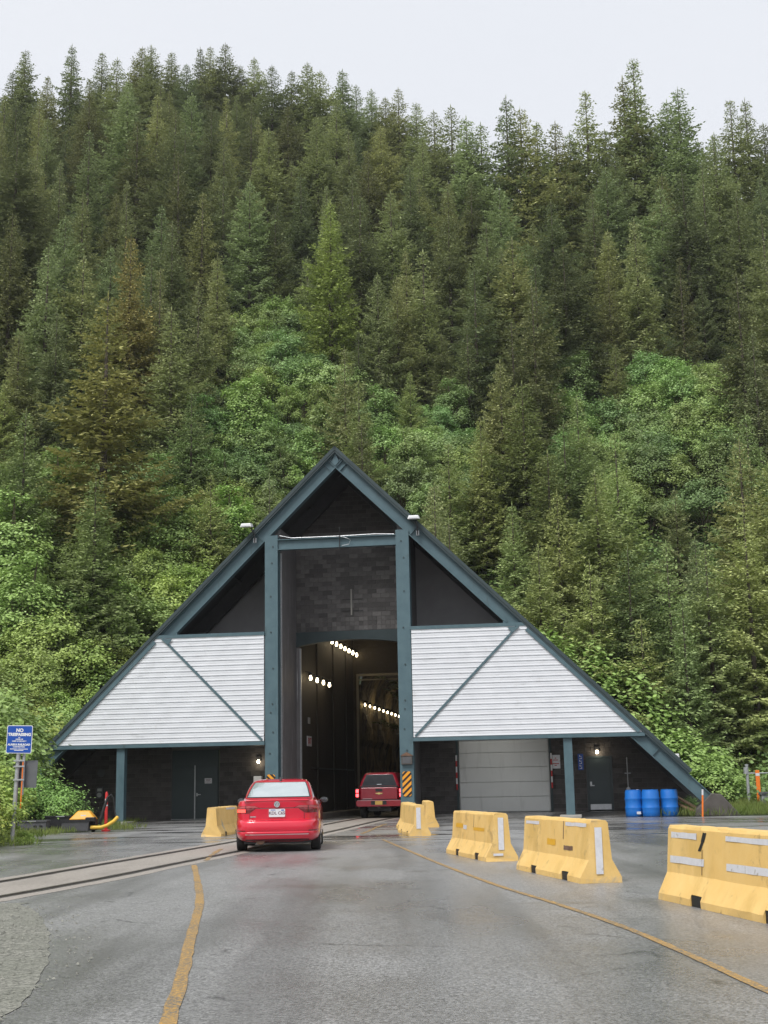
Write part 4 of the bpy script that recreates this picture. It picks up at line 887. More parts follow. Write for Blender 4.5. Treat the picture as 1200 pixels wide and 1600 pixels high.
# ------------------------------------------------------------------ things left of the building
def crate(x, y, rz, w_, d_, h_, lab, mt='grey_plastic'):
    t = empty('plastic_crate', (x, y, 0), rz, lab, 'crate'); T = .03; m = MB()
    m.box((-w_/2, -d_/2, 0), (w_/2, d_/2, T)); m.box((-w_/2, d_/2 - T, T), (w_/2, d_/2, h_)); m.box((-w_/2, -d_/2, T), (-w_/2 + T, d_/2 - T, h_)); m.box((w_/2 - T, -d_/2, T), (w_/2, d_/2 - T, h_))
    m.box((-w_/2 + T, -d_/2 + .003, T), (w_/2 - T, -d_/2 + T, h_))
    m.box((-w_/2 - .03, -d_/2 - .03, h_), (w_/2 + .03, -d_/2 + T, h_ + .05)); m.box((-w_/2 - .03, d_/2 - T, h_), (w_/2 + .03, d_/2 + .03, h_ + .05))
    m.box((-w_/2 - .03, -d_/2 + T, h_), (-w_/2 + T, d_/2 - T, h_ + .05)); m.box((w_/2 - T, -d_/2 + T, h_), (w_/2 + .03, d_/2 - T, h_ + .05)); m.build('shell', M[mt], t)
    for ix, iz in ((-.3, .3), (-.12, .3), (.12, .55), (.32, .55), (.12, .25), (.32, .25)):
        m = MB(); m.prism(rrect(.11, .07, .02, 2), -d_/2 - .0045, -d_/2 + .001); o = m.build('slot', M['black'], t); o.location = (ix * w_, 0, iz * h_ + .03)
    m = MB(); m.box((-w_*.15, -d_/2 - .036, h_ + .01), (w_*.15, -d_/2 - .031, h_ + .035)); m.build('label_strip', M['galv'], t)
    return t
crate(-12.0, 46.4, .05, .95, .6, .4, 'grey plastic crate with slots by the sign pole, front one')
crate(-11.35, 47.6, .1, 1.0, .6, .52, 'dark plastic crate behind the front grey crate', 'plastic_dark')
t = empty('snow_blower', (-10.72, 47.3, 0), math.radians(4), 'yellow machine with grey blade box, black chute and yellow hose', 'machine')
m = MB(); m.add([(-.52, -.45, .02), (.42, -.45, .05), (.42, .1, .05), (-.52, .1, .02), (-.44, -.5, .36), (.46, -.5, .41), (.4, .12, .44), (-.44, .12, .4)], [(0, 3, 2, 1), (4, 5, 6, 7), (0, 1, 5, 4), (1, 2, 6, 5), (2, 3, 7, 6), (3, 0, 4, 7)]); m.build('blade_box', M['grey_plastic'], t, bevel=.015)
m = MB(); m.box((-.48, -.515, .36), (.48, -.47, .43)); m.build('top_edge', M['plastic_dark'], t)
m = MB(); m.add([(-.3, -.1, .42), (.62, -.1, .42), (.62, .6, .42), (-.3, .6, .42), (-.02, .1, .72), (.38, .1, .72), (.38, .45, .72), (-.02, .45, .72)], [(0, 3, 2, 1), (4, 5, 6, 7), (0, 1, 5, 4), (1, 2, 6, 5), (2, 3, 7, 6), (3, 0, 4, 7)]); m.build('hood', M['machine_yellow'], t, bevel=.04)
m = MB(); m.box((.1, -.02, .48), (.28, .02, .58)); m.build('badge', M['white_paint'], t)
m = MB(); m.box((-.25, .0, .05), (.6, .65, .42)); m.build('chassis', M['black'], t, bevel=.02)
m = MB(); m.box((.3, -.3, .35), (.62, .1, .5)); m.build('engine', M['plastic_dark'], t, bevel=.02)
m = MB(); m.tube([(.72, .15, .25), (.85, .15, .75), (.98, .2, 1.15), (1.1, .2, 1.25), (1.18, .2, 1.1), (1.22, .2, .7), (1.28, .15, .5)], [.06, .055, .045, .03, .025, .025, .03], 8); m.build('chute', M['black'], t, smooth=True)
m = MB(); m.tube([(.5, -.35, .16), (.85, -.4, .16), (1.05, -.35, .22), (1.25, -.2, .35), (1.36, -.05, .48)], .06, 10); m.build('hose', M['hose_yellow'], t, smooth=True)
for x in (-.3, .5):
    m = MB(); m.lathe([(.04, -.06), (.17, -.06), (.19, -.04), (.19, .04), (.17, .06), (.04, .06)], 16, (x, .3, .19), 'x'); m.build('wheel', M['rubber'], t, smooth=True)
t = empty('delineator', (-9.95, 48.3, 0), 0, 'slim red delineator tube with white bands by the block wall', 'delineator')
m = MB(); m.lathe([(.16, 0), (.16, .04), (.06, .05), (.05, 1.28), (.02, 1.35)], 12); m.build('tube', M['red_plastic'], t, smooth=True)
for z in (.82, 1.02): m = MB(); m.lathe([(.0535, z), (.0535, z + .08)], 12); m.build('band', M['tape'], t)
# ------------------------------------------------------------------ vehicles
class Loft:
    """car body: stacked plan outlines (z, half width, rear y, front y, squareness)"""
    def __init__(s, rings): s.r = np.array(rings, float)
    def at(s, z): return [float(np.interp(z, s.r[:, 0], s.r[:, k])) for k in range(1, 5)]
    def rear(s, x, z):
        w_, yr, yf, n = s.at(z); L = (yf - yr) / 2
        return (yr + yf) / 2 - L * max(0, 1 - min(1, abs(x) / w_) ** n) ** (1 / n)
    def mesh(s, N=72, sub=1):
        zs = [];
        for a, b in zip(s.r[:-1, 0], s.r[1:, 0]): zs += [a + (b - a) * i / sub for i in range(sub)]
        zs.append(s.r[-1, 0]); m = MB(); vs = []; fs = []
        for z in zs:
            w_, yr, yf, n = s.at(z); yc, L = (yr + yf) / 2, (yf - yr) / 2
            for k in range(N):
                t = 2 * math.pi * (k + .5) / N; c, q = math.cos(t), math.sin(t)
                vs.append((w_ * math.copysign(abs(c) ** (2 / n), c), yc + L * math.copysign(abs(q) ** (2 / n), q), z))
        for i in range(len(zs) - 1):
            for k in range(N): fs.append((i * N + k, i * N + (k + 1) % N, (i + 1) * N + (k + 1) % N, (i + 1) * N + k))
        fs += [tuple(range(N - 1, -1, -1)), tuple(range((len(zs) - 1) * N, len(zs) * N))]
        return m.add(vs, fs)
    def rear_patch(s, nm, xs, lo, hi, mt, par, off=.006, nz=6, smooth=True):
        """patch on the rear face; lo / hi give z at each x"""
        vs = []; fs = []; n = len(xs)
        for i, x in enumerate(xs):
            a, b = lo(x), hi(x)
            for j in range(nz + 1):
                z = a + (b - a) * j / nz; vs.append((x, s.rear(x, z) - off, z))
        for i in range(n - 1):
            for j in range(nz): fs.append((i * (nz + 1) + j, (i + 1) * (nz + 1) + j, (i + 1) * (nz + 1) + j + 1, i * (nz + 1) + j + 1))
        m = MB(); m.add(vs, fs); o = m.build(nm, M[mt], par, smooth=smooth, sharp=180, fix=False); return o
def arches(obj, centres, r):
    for (y, z) in centres:
        c = MB(); c.lathe([(r, -1.3), (r, 1.3)], 40, (0, y, z), 'x'); co_ = c.build('cutter', None)
        b = obj.modifiers.new('arch', 'BOOLEAN'); b.object = co_; b.operation = 'DIFFERENCE'; b.solver = 'EXACT'
        bpy.context.view_layer.update()
        me = bpy.data.meshes.new_from_object(obj.evaluated_get(bpy.context.evaluated_depsgraph_get()))
        obj.modifiers.clear(); obj.data = me; bpy.data.objects.remove(co_)
    me.polygons.foreach_set('use_smooth', [True] * len(me.polygons)); me.set_sharp_from_angle(angle=math.radians(38))
def add_wheel(par, x, y, r, wd, rimm='steel'):
    h = wd / 2; m = MB()
    m.lathe([(r * .62, -h * .9), (r * .8, -h), (r * .94, -h * .95), (r * .99, -h * .75), (r, -h * .5), (r, h * .5), (r * .99, h * .75), (r * .94, h * .95), (r * .8, h), (r * .62, h * .9)], 36, (0, 0, 0), 'x')
    o = m.build('wheel', M['rubber'], par, smooth=True, sharp=60); o.location = (x, y, r)
    m = MB(); sgn = 1 if x > 0 else -1
    m.lathe([(r * .62, sgn * h * .6), (r * .58, sgn * h * .7), (.06, sgn * h * .55), (.03, sgn * h * .7)], 24, (0, 0, 0), 'x'); m.build('rim', M[rimm], o, smooth=True)
    m = MB()
    for k in range(5):
        a = 2 * math.pi * k / 5; c, q = math.cos(a), math.sin(a)
        m.tube([(sgn * h * .72, .05 * c, .05 * q), (sgn * h * .8, r * .58 * c, r * .58 * q)], [.035, .025], 6)
    m.build('spokes', M['chrome'], o)
    return o

# --- red sedan
car = empty('sedan', (-2.44, 29.75, 0), math.radians(1.8), 'bright red sedan seen from behind, driving towards the tunnel', 'car'); car.scale = (1.035, 1.035, 1.035)
S = Loft([(.2, .74, .22, 4.4, 6), (.235, .84, .09, 4.52, 6), (.29, .885, .035, 4.6, 6), (.35, .9, .012, 4.66, 6.5), (.40, .905, .003, 4.69, 6.5), (.415, .905, .014, 4.69, 6.5), (.43, .906, .004, 4.7, 6.5), (.52, .91, .0, 4.7, 6.5), (.60, .91, .004, 4.68, 6.5), (.63, .908, .022, 4.67, 6.5), (.645, .905, .06, 4.66, 6.5), (.66, .903, .085, 4.65, 6.5),
          (.72, .902, .082, 4.6, 6.5), (.80, .9, .074, 4.5, 6.5), (.885, .895, .06, 4.3, 6.5), (.895, .893, .078, 4.25, 6.5), (.905, .892, .064, 4.2, 6.5), (.96, .88, .054, 3.95, 6.5), (1.0, .865, .046, 3.72, 6), (1.035, .845, .04, 3.5, 6), (1.05, .825, .047, 3.4, 6), (1.058, .8, .08, 3.36, 5.5), (1.066, .782, .25, 3.32, 5), (1.08, .768, .45, 3.28, 5), (1.105, .765, .57, 3.24, 5),
          (1.2, .732, .86, 3.02, 5.5), (1.3, .695, 1.15, 2.8, 5.5), (1.4, .645, 1.46, 2.58, 5), (1.45, .605, 1.62, 2.48, 5), (1.475, .57, 1.74, 2.44, 4.5), (1.495, .5, 1.88, 2.4, 4), (1.508, .34, 2.02, 2.34, 3)])
body = S.mesh(96).build('body', M['car_red'], car, smooth=True, sharp=180)
arches(body, [(.98, .31), (3.66, .31)], .365)
m = MB(); m.box((-.7, .25, .17), (.7, 4.3, .3)); m.build('underbody', M['black'], car)
m = MB(); m.box((-.86, .62, .3), (.86, 1.34, .68)); m.box((-.86, 3.3, .3), (.86, 4.02, .68)); m.build('wheel_wells', M['black'], car)
# rear window: wraps the sloping back of the cabin
def wpatch(nm, z0, z1, fx, mt, off, par):
    vs = []; fs = []; nz, nx = 10, 20
    for j in range(nz + 1):
        z = z0 + (z1 - z0) * j / nz; w_, yr, yf, n = S.at(z)
        for i in range(nx + 1):
            x = w_ * fx * (2 * i / nx - 1); y = S.rear(x, z); vs.append((x, y - off * .5, z + off))
    for j in range(nz):
        for i in range(nx): fs.append((j * (nx + 1) + i, j * (nx + 1) + i + 1, (j + 1) * (nx + 1) + i + 1, (j + 1) * (nx + 1) + i))
    m = MB(); m.add(vs, fs); return m.build(nm, M[mt], par, smooth=True, sharp=180, fix=False)
wpatch('window_seal', 1.105, 1.432, .9, 'plastic_dark', .004, car); wpatch('rear_window', 1.118, 1.42, .865, 'glass_rear', .009, car)
for s in (-1, 1):       # side windows on the flanks
    vs = []; fs = []; nz, ny = 6, 16
    for j in range(nz + 1):
        z = 1.11 + .28 * j / nz; w_, yr, yf, n = S.at(z); yc, L = (yr + yf) / 2, (yf - yr) / 2
        for i in range(ny + 1):
            y = yr + .32 + (yf - yr - .5) * i / ny; x = w_ * max(0, 1 - min(1, abs(y - yc) / L) ** n) ** (1 / n); vs.append((s * (x + .006), y, z))
    for j in range(nz):
        for i in range(ny): fs.append((j * (ny + 1) + i, j * (ny + 1) + i + 1, (j + 1) * (ny + 1) + i + 1, (j + 1) * (ny + 1) + i))
    m = MB(); m.add(vs, fs); m.build('side_window', M['glass_dark'], car, smooth=True, sharp=180)
    # mirror
    m = MB(); m.lathe([(.01, -.11), (.06, -.1), (.085, -.05), (.09, .02), (.075, .06), (.02, .065)], 14, (0, 0, 0), 'y'); o = m.build('mirror', M['black'], car, smooth=True); o.location = (s * .945, 2.75, 1.03); o.scale = (1.12, 1, .72)
    m = MB(); m.lathe([(.07, -.0), (.068, -.012), (.01, -.016)], 14, (0, -.115, 0), 'y'); m2 = m.build('mirror_glass', M['glass_dark'], o)
    m = MB(); m.box((-.12, -.03, -.05), (.0, .03, -.02)); m3 = m.build('mirror_arm', M['black'], o); m3.location = (-.02 if s > 0 else .14, 0, 0)
    # tail light: pale upper blade, darker lower corner
    X = [s * (.36 + (.865 - .36) * i / 14) for i in range(15)]
    top = lambda x: .95 - .012 * max(0, (abs(x) - .5)) - .0 * abs(x) - .045 * max(0, (.46 - abs(x)) / .1)
    mid = lambda x: .893
    tl = S.rear_patch('tail_light', X, lambda x: min(top(x) - .004, .893 - .098 * min(1, max(0, (abs(x) - .44)) / .14)), top, 'lens_dark', car, .006)
    S.rear_patch('upper_lens', [s * (.38 + (.86 - .38) * i / 12) for i in range(13)], lambda x: .897, lambda x: top(x) - .006, 'lens_pink', tl, .009, 3)
    if s < 0: S.rear_patch('lit_lens', [-(.66 + .2 * i / 6) for i in range(7)], lambda x: .812, lambda x: .875, 'lens_lit', tl, .009, 3)
    S.rear_patch('light_seam', [s * (.648 + .006 * i) for i in range(3)], lambda x: .80, lambda x: .945, 'plastic_dark', tl, .0105, 4)
    # bumper end recess and reflector
    S.rear_patch('bumper_slot', [s * (.66 + .2 * i / 6) for i in range(7)], lambda x: .424, lambda x: .448, 'lens_dark', car, .005, 2)
    S.rear_patch('trunk_seam', [s * (.565 + .004 * i) for i in range(3)], lambda x: .665, lambda x: .79, 'plastic_dark', car, .0035, 4)
S.rear_patch('trunk_gap', [-.44 + .88 * i / 20 for i in range(21)], lambda x: .888, lambda x: .9, 'plastic_dark', car, .002, 1)  # dark joint line across the trunk between the tail lights
S.rear_patch('bumper_seam', [-.86 + 1.72 * i / 40 for i in range(41)], lambda x: .6425, lambda x: .648, 'plastic_dark', car, .0035, 1)
S.rear_patch('chrome_strip', [-.66 + 1.32 * i / 24 for i in range(25)], lambda x: .352, lambda x: .368, 'chrome', car, .01, 2)
S.rear_patch('diffuser', [-.66 + 1.32 * i / 24 for i in range(25)], lambda x: .215, lambda x: .262, 'plastic_dark', car, .006, 2)
m = MB(); m.prism([(-.62, 1.035), (.62, 1.035), (.7, 1.05), (.6, 1.075), (-.6, 1.075), (-.7, 1.05)], .03, .14); m.build('spoiler_lip', M['car_red'], car, bevel=.012, smooth=True)
yb_ = S.rear(0, .98) - .004
m = MB(); m.lathe([(.06, yb_ - .012), (.064, yb_ - .006), (.064, yb_ + .01)], 24, (0, 0, .975), 'y'); em = m.build('emblem', M['chrome'], car)
m = MB()
for pts in (((-.02, .04), (0, .005), (.02, .04)), ((-.042, .03), (-.02, -.04), (0, -.003), (.02, -.04), (.042, .03))): m.tube([(a, yb_ - .015, .975 + b) for a, b in pts], .005, 5)
m.build('emblem_letters', M['plastic_dark'], em)
yb_ = S.rear(0, .8) - .006
m = MB(); m.prism([(x, z + .797) for x, z in rrect(.34, .165, .02)], yb_ - .008, yb_ + .006); lp = m.build('license_plate', M['plate_white'], car)
text_mesh('plate_text', 'KDL C65', .088, M['plate_ink'], lp, (0, yb_ - .0095, .792), bold=.002)
m = MB(); m.box((.09, yb_ - .0095, .84), (.15, yb_ - .0085, .865)); m.box((-.13, yb_ - .0095, .85), (-.03, yb_ - .0085, .865)); m.build('plate_stickers', M['sign_blue'], lp)
yb_ = S.rear(.5, .7); m = MB(); m.box((-.56, yb_ - .008, .715), (-.44, yb_ + .004, .733)); m.build('badge', M['chrome'], car)
m = MB(); m.prism([(1.62, 1.44), (1.84, 1.47), (1.8, 1.5), (1.7, 1.545), (1.66, 1.545)], -.02, .02, 'x'); m.build('antenna_fin', M['plastic_dark'], car, bevel=.006)
for s in (-1, 1):
    for y in (.98, 3.66): add_wheel(car, s * .79, y, .32, .215)
m = MB(); m.lathe([(.1, .12), (.11, .14), (.11, .62), (.1, .64)], 14, (-.35, 0, .26), 'y'); m.build('muffler', M['rust'], car)

# --- dark red pickup with a canopy
tx, ty = W(.9, 4.5)[:2]
pk = empty('pickup_truck', (tx, ty, 0), -YAW, 'dark red pickup with a canopy and lit brake lights in the tunnel mouth', 'truck')
T = Loft([(.6, .94, .2, 5.7, 9), (.66, .985, .16, 5.75, 9), (.78, 1.0, .14, 5.8, 9), (1.0, 1.01, .13, 5.82, 9), (1.2, 1.0, .13, 5.75, 9), (1.28, .985, .14, 5.6, 9), (1.315, .965, .17, 5.5, 9)])
b = T.mesh(72).build('body', M['truck_red'], pk, smooth=True, sharp=50); arches(b, [(1.25, .42), (4.85, .42)], .5)
Tc = Loft([(1.31, .93, .2, 2.1, 12), (1.36, .92, .2, 2.1, 12), (1.6, .83, .26, 2.1, 12), (1.86, .71, .34, 2.1, 10), (1.93, .66, .4, 2.1, 8), (1.95, .58, .5, 2.0, 6)])
cb = Tc.mesh(64).build('canopy', M['truck_red'], pk, smooth=True, sharp=60)
Tcab = Loft([(1.3, .95, 2.15, 4.3, 10), (1.6, .85, 2.2, 4.0, 9), (1.85, .73, 2.3, 3.7, 8), (1.92, .62, 2.4, 3.6, 6)]); Tcab.mesh(56).build('cab', M['truck_red'], pk, smooth=True, sharp=60)
wx = lambda z: float(np.interp(z, [1.36, 1.86], [.78, .58]))
vs = []; fs = []
for j in range(7):
    z = 1.385 + (1.86 - 1.385) * j / 6
    for i in range(13): x = wx(z) * (2 * i / 12 - 1); vs.append((x, Tc.rear(x, z) - .01, z))
for j in range(6):
    for i in range(12): fs.append((j * 13 + i, j * 13 + i + 1, (j + 1) * 13 + i + 1, (j + 1) * 13 + i))
m = MB(); m.add(vs, fs); cw = m.build('canopy_window', M['glass_canopy'], cb, smooth=True)
m = MB(); m.box((-.83, .17, 1.318), (.83, .22, 1.372)); m.build('window_sill', M['plastic_dark'], cb)
m = MB(); m.box((-.1, .2, 1.43), (.1, .235, 1.455)); m.build('latch', M['chrome'], cb)
m = MB(); m.prism([(-.8, .8), (.8, .8), (.8, 1.27), (.78, 1.3), (-.78, 1.3), (-.8, 1.27)], .105, .15); tg = m.build('tailgate', M['truck_red'], pk, bevel=.015)
m = MB(); m.box((-.15, .095, 1.14), (.15, .106, 1.25)); m.build('handle', M['plastic_dark'], tg)
m = MB(); m.prism([(-.16, 1.075), (-.05, 1.08), (-.05, 1.095), (.05, 1.095), (.05, 1.08), (.16, 1.075), (.145, 1.035), (.045, 1.03), (.045, 1.01), (-.045, 1.01), (-.045, 1.03), (-.145, 1.035)], .088, .106); m.build('emblem', M['gold'], tg)
m = MB(); m.box((-.74, .1, .825), (-.3, .106, .838)); m.build('badge', M['chrome'], tg)
for s in (-1, 1):
    m = MB(); m.box((s * .955 - .075, .1, .87), (s * .955 + .075, .2, 1.27)); tl = m.build('tail_light', M['lens_dark'], pk, bevel=.015)
    for z in (.92, 1.1): m = MB(); m.box((s * .955 - .06, .092, z), (s * .955 + .055, .099, z + .13)); m.build('lit_lens', M['lens_lit_truck'], tl)
    m = MB(); m.lathe([(.02, -.1), (.1, -.09), (.12, 0), (.08, .06)], 12, (0, 0, 0), 'y'); o = m.build('mirror', M['black'], pk, smooth=True); o.location = (s * 1.12, 3.9, 1.4)
m = MB(); m.prism([(-.92, .5), (.92, .5), (1.0, .56), (1.0, .72), (.95, .77), (-.95, .77), (-1.0, .72), (-1.0, .56)], .0, .2); bu = m.build('bumper', M['truck_red'], pk, bevel=.02)
m = MB(); m.box((-.34, -.008, .58), (.34, .001, .74)); m.build('step_pad', M['black'], bu)
m = MB(); m.box((-.16, -.016, .58), (.16, -.009, .735)); m.build('license_plate', M['plate_yellow'], bu)
m = MB(); m.box((-.95, .01, .768), (.95, .19, .785)); m.build('bumper_top', M['plastic_dark'], bu)
m = MB(); m.box((-.05, -.1, .42), (.05, .1, .5)); m.box((-.5, .3, .3), (.5, 5, .55)); m.lathe([(.14, -.16), (.16, 0), (.14, .16)], 14, (0, 1.25, .4), 'y'); m.tube([(-.8, 1.25, .4), (.8, 1.25, .4)], .06, 8); m.build('chassis', M['black'], pk)
m = MB(); m.box((-.98, .75, .5), (.98, 1.75, .9)); m.box((-.98, 4.35, .5), (.98, 5.35, .9)); m.build('wheel_wells', M['black'], pk)
for s in (-1, 1):
    for y in (1.25, 4.85): add_wheel(pk, s * .84, y, .41, .28)
# ------------------------------------------------------------------ forest
R_ = np.random.default_rng(5)
def unit(v): return v / np.maximum(np.linalg.norm(v, axis=-1, keepdims=True), 1e-6)
def rhombs(p, d, l, wd, side):
    """quads: base p, direction d, length l, half width wd along side"""
    mid = p + d * (l * .45)[:, None]; s = side * wd[:, None]
    q = np.stack([p, mid + s, p + d * l[:, None], mid - s], 1)
    return q
def spruce_meshes(seed, H=16.0, R=2.9, fullness=1.0, lean=0.0, sparse_top=False):
    g = np.random.default_rng(seed); Q = []; z = H * .04; br = []
    lob = g.uniform(0, 6.28, 3)
    while z < H * .985:
        t = z / H; nb = g.integers(5, 8) if t < .85 else g.integers(4, 6); a0 = g.uniform(0, 6.28)
        lv = g.uniform(.78, 1.12)
        for k in range(nb):
            az = a0 + 6.283 * k / nb + g.uniform(-.35, .35)
            L = (R * (1 - t) ** .95 * (1 - .12 * math.exp(-t * 9)) + .1) * g.uniform(.66, 1.15) * lv * (1 + .14 * math.sin(2 * az + lob[0]) + .1 * math.sin(3 * az + lob[1] + 6 * t))
            if sparse_top and t > .62 and g.random() < .14: continue
            br.append((z + g.uniform(-.13, .13), az, L, t))
        z += g.uniform(.5, .8) * (1.2 - .65 * t) / fullness
    trunkx = lambda zz: lean * (zz / H) ** 2 * H
    Z1 = np.array([0, 0, 1.])
    for z0, az, L, t in br:
        rad = np.array([math.cos(az), math.sin(az), 0]); lat = np.array([-math.sin(az), math.cos(az), 0])
        e0 = -.36 + .8 * t + g.uniform(-.12, .12); cu = .34 - .2 * t + g.uniform(-.1, .12)
        # side branches make the bough a flat, slightly drooping fan
        nsb = max(5, int(L / .11)); sb = np.linspace(.12, .98, nsb) + g.uniform(-.03, .03, nsb)
        for i, s0 in enumerate(sb):
            c = np.array([trunkx(z0), 0, z0]) + rad * (L * s0) + Z1 * L * (e0 * s0 + cu * s0 ** 2.2)
            sgn = 1 if i % 2 == 0 else -1
            l2 = (.16 + .42 * L ** .8 * (1 - .72 * s0)) * g.uniform(.7, 1.2)
            dd = rad * g.uniform(.45, .85) + lat * sgn * g.uniform(.6, 1.0) + Z1 * (e0 * .6 + 1.6 * cu * s0 - .12 + g.uniform(-.15, .15)); dd = dd / np.linalg.norm(dd)
            n = max(2, int(l2 / .13 * fullness)); q = np.linspace(.1, 1, n)
            p = c + dd * (l2 * q)[:, None] - Z1 * (.3 * l2 * q ** 2)[:, None]
            d = unit(dd * g.uniform(.6, .95, n)[:, None] + np.cross(Z1, dd)[None] * (g.choice([-1., 1.], n) * g.uniform(.2, .75, n))[:, None] + Z1 * g.uniform(-.4, .15, n)[:, None])
            side = unit(np.cross(d, unit(Z1 * 1.0 + rad * .3 + g.normal(0, .25, (n, 3)))))
            fs_ = .32 + .68 * min(1, L / 1.6)
            Q.append(rhombs(p, d, g.uniform(.24, .42, n) * fs_, g.uniform(.065, .11, n) * fs_, side))
            k = max(1, int(n * .8))      # needles hanging under the twig
            pk = p[g.integers(0, n, k)]; d2 = unit(dd * .7 + np.stack([g.normal(0, .35, k), g.normal(0, .35, k), -g.uniform(.3, .9, k)], 1)); Q.append(rhombs(pk, d2, g.uniform(.14, .26, k), g.uniform(.04, .07, k), unit(np.cross(d2, g.normal(0, 1, (k, 3))))))
        c = np.array([trunkx(z0), 0, z0]) + rad * (L * .97) + Z1 * L * (e0 + cu) * .97
        Q.append(rhombs(c[None], unit((rad + Z1 * (e0 + 2.2 * cu - .1))[None]), np.array([.34 * fs_]), np.array([.06 * fs_]), lat[None]))
    lt = np.array([[trunkx(H * .97), 0, H * .97]] * 3); Q.append(rhombs(lt, unit(np.array([[.05, 0, 1.], [-.03, .05, 1], [0, -.06, 1]])), np.array([.75, .7, .6]), np.array([.035] * 3), unit(g.normal(0, 1, (3, 3)) * np.array([1, 1, 0.]))))
    V = np.concatenate(Q).reshape(-1, 3)
    top = np.array([[trunkx(H * .97), 0, H * .96]]); 
    crown = npmesh('crown', V, np.arange(len(V)).reshape(-1, 4)); crown.materials.append(M['needles'])
    m = MB(); zz = np.linspace(-.8, H * .99, 10); m.tube([(trunkx(max(a, 0)), 0, a) for a in zz], [max(.02, .24 * (H / 16) * (1 - max(a, 0) / H) ** .9) for a in zz], 7)
    tm = bpy.data.meshes.new('trunk'); tm.from_pydata(m.v, [], m.f); tm.materials.append(M['bark'])
    return crown, tm
SPR = [spruce_meshes(100 + i, 16.0, r, f, ln, st) for i, (r, f, ln, st) in enumerate(((3.5, 1.0, .0, False), (4.1, 1.05, .004, False), (3.0, .95, -.006, False), (3.8, 1.1, .0, False), (3.6, 1.0, .006, True), (3.2, 1.1, 0, True), (4.5, 1.0, -.003, False), (2.8, 1.05, .0, True)))]
def alder_meshes(seed, R=2.5, H=4.2, K=95, per=95, ls=1.0):
    g = np.random.default_rng(seed); u = g.normal(0, 1, (K, 3)); u[:, 2] = np.abs(u[:, 2]) * .9 - .15; u = unit(u)
    r = g.uniform(.35, 1.0, K) ** .45 * (1 + .18 * np.sin(u[:, 0] * 5 + seed) * np.cos(u[:, 1] * 4 + seed * 2))
    c = u * r[:, None] * np.array([R, R, H * .62]) + np.array([0, 0, H * .38])
    n = K * per; ci = np.repeat(np.arange(K), per); cs = g.uniform(.16, .34, K)
    off = g.normal(0, 1, (n, 3)) * cs[ci][:, None] * np.array([1, 1, .65]); p = c[ci] + off; p[:, 2] = np.maximum(p[:, 2], .02)
    nrm = unit(u[ci] * .5 + np.array([0, 0, .9]) + g.normal(0, .4, (n, 3)) + unit(off) * .35)
    d = unit(np.cross(nrm, g.normal(0, 1, (n, 3)))); side = np.cross(nrm, d)
    l = g.uniform(.12, .22, n) * ls; q = rhombs(p, d, l, l * .36, side); V = q.reshape(-1, 3)
    crown = npmesh('foliage', V, np.arange(len(V)).reshape(-1, 4)); crown.materials.append(M['alder_leaf'])
    m = MB()
    for k in range(9):
        j = g.integers(0, K); e = c[j]; a = g.uniform(-.25, .25, 2); m.tube([(a[0], a[1], -.4), (e[0] * .35 + a[0], e[1] * .35 + a[1], e[2] * .55), tuple(e)], [.06, .045, .015], 5)
    sm = bpy.data.meshes.new('stems'); sm.from_pydata(m.v, [], m.f); sm.materials.append(M['stem'])
    return crown, sm
ALD = [alder_meshes(40, 2.6, 4.2, 80, 100), alder_meshes(41, 2.2, 4.8, 75, 100), alder_meshes(42, 3.0, 3.8, 85, 105), alder_meshes(43, 1.7, 2.6, 60, 90, .85), alder_meshes(44, 1.6, 6.5, 100, 85)]

def plant(name, kind, x, y, z, s, rz, col, label, cat, group, parts, sxy=None):
    t = empty(name, (x, y, z), rz, label, cat, group); sxy = sxy or s; t.scale = (sxy, sxy, s)
    for pn, me in zip(parts, kind):
        o = bpy.data.objects.new(pn, me); COL.objects.link(o); o.parent = t; o.color = col
    return t
SKY = [(8,150,15),(40,78,17),(75,118,14),(113,68,18),(140,125,14),(160,82,16),(183,90,16),(222,72,16),(237,70,17),(268,80,15),(292,100,14),(313,72,15),(328,70,15),(352,66,17),(375,100,14),(397,88,15),(425,100,15),(455,108,15),(480,97,16),(500,108,15),(535,107,16),(556,130,14),(580,138,15),(602,150,14),(622,135,16),(650,158,15),(678,170,14),(705,162,15),(728,180,13),(750,190,13),(790,148,15),(812,166,15),(838,190,13),(866,188,14),(890,205,12),(914,143,15),(945,200,13),(972,118,17),(988,90,18),(1015,190,13),(1040,155,16),(1058,135,18),(1090,215,13),(1115,205,13),(1140,156,16),(1163,152,17),(1192,190,15),(1215,170,16)]
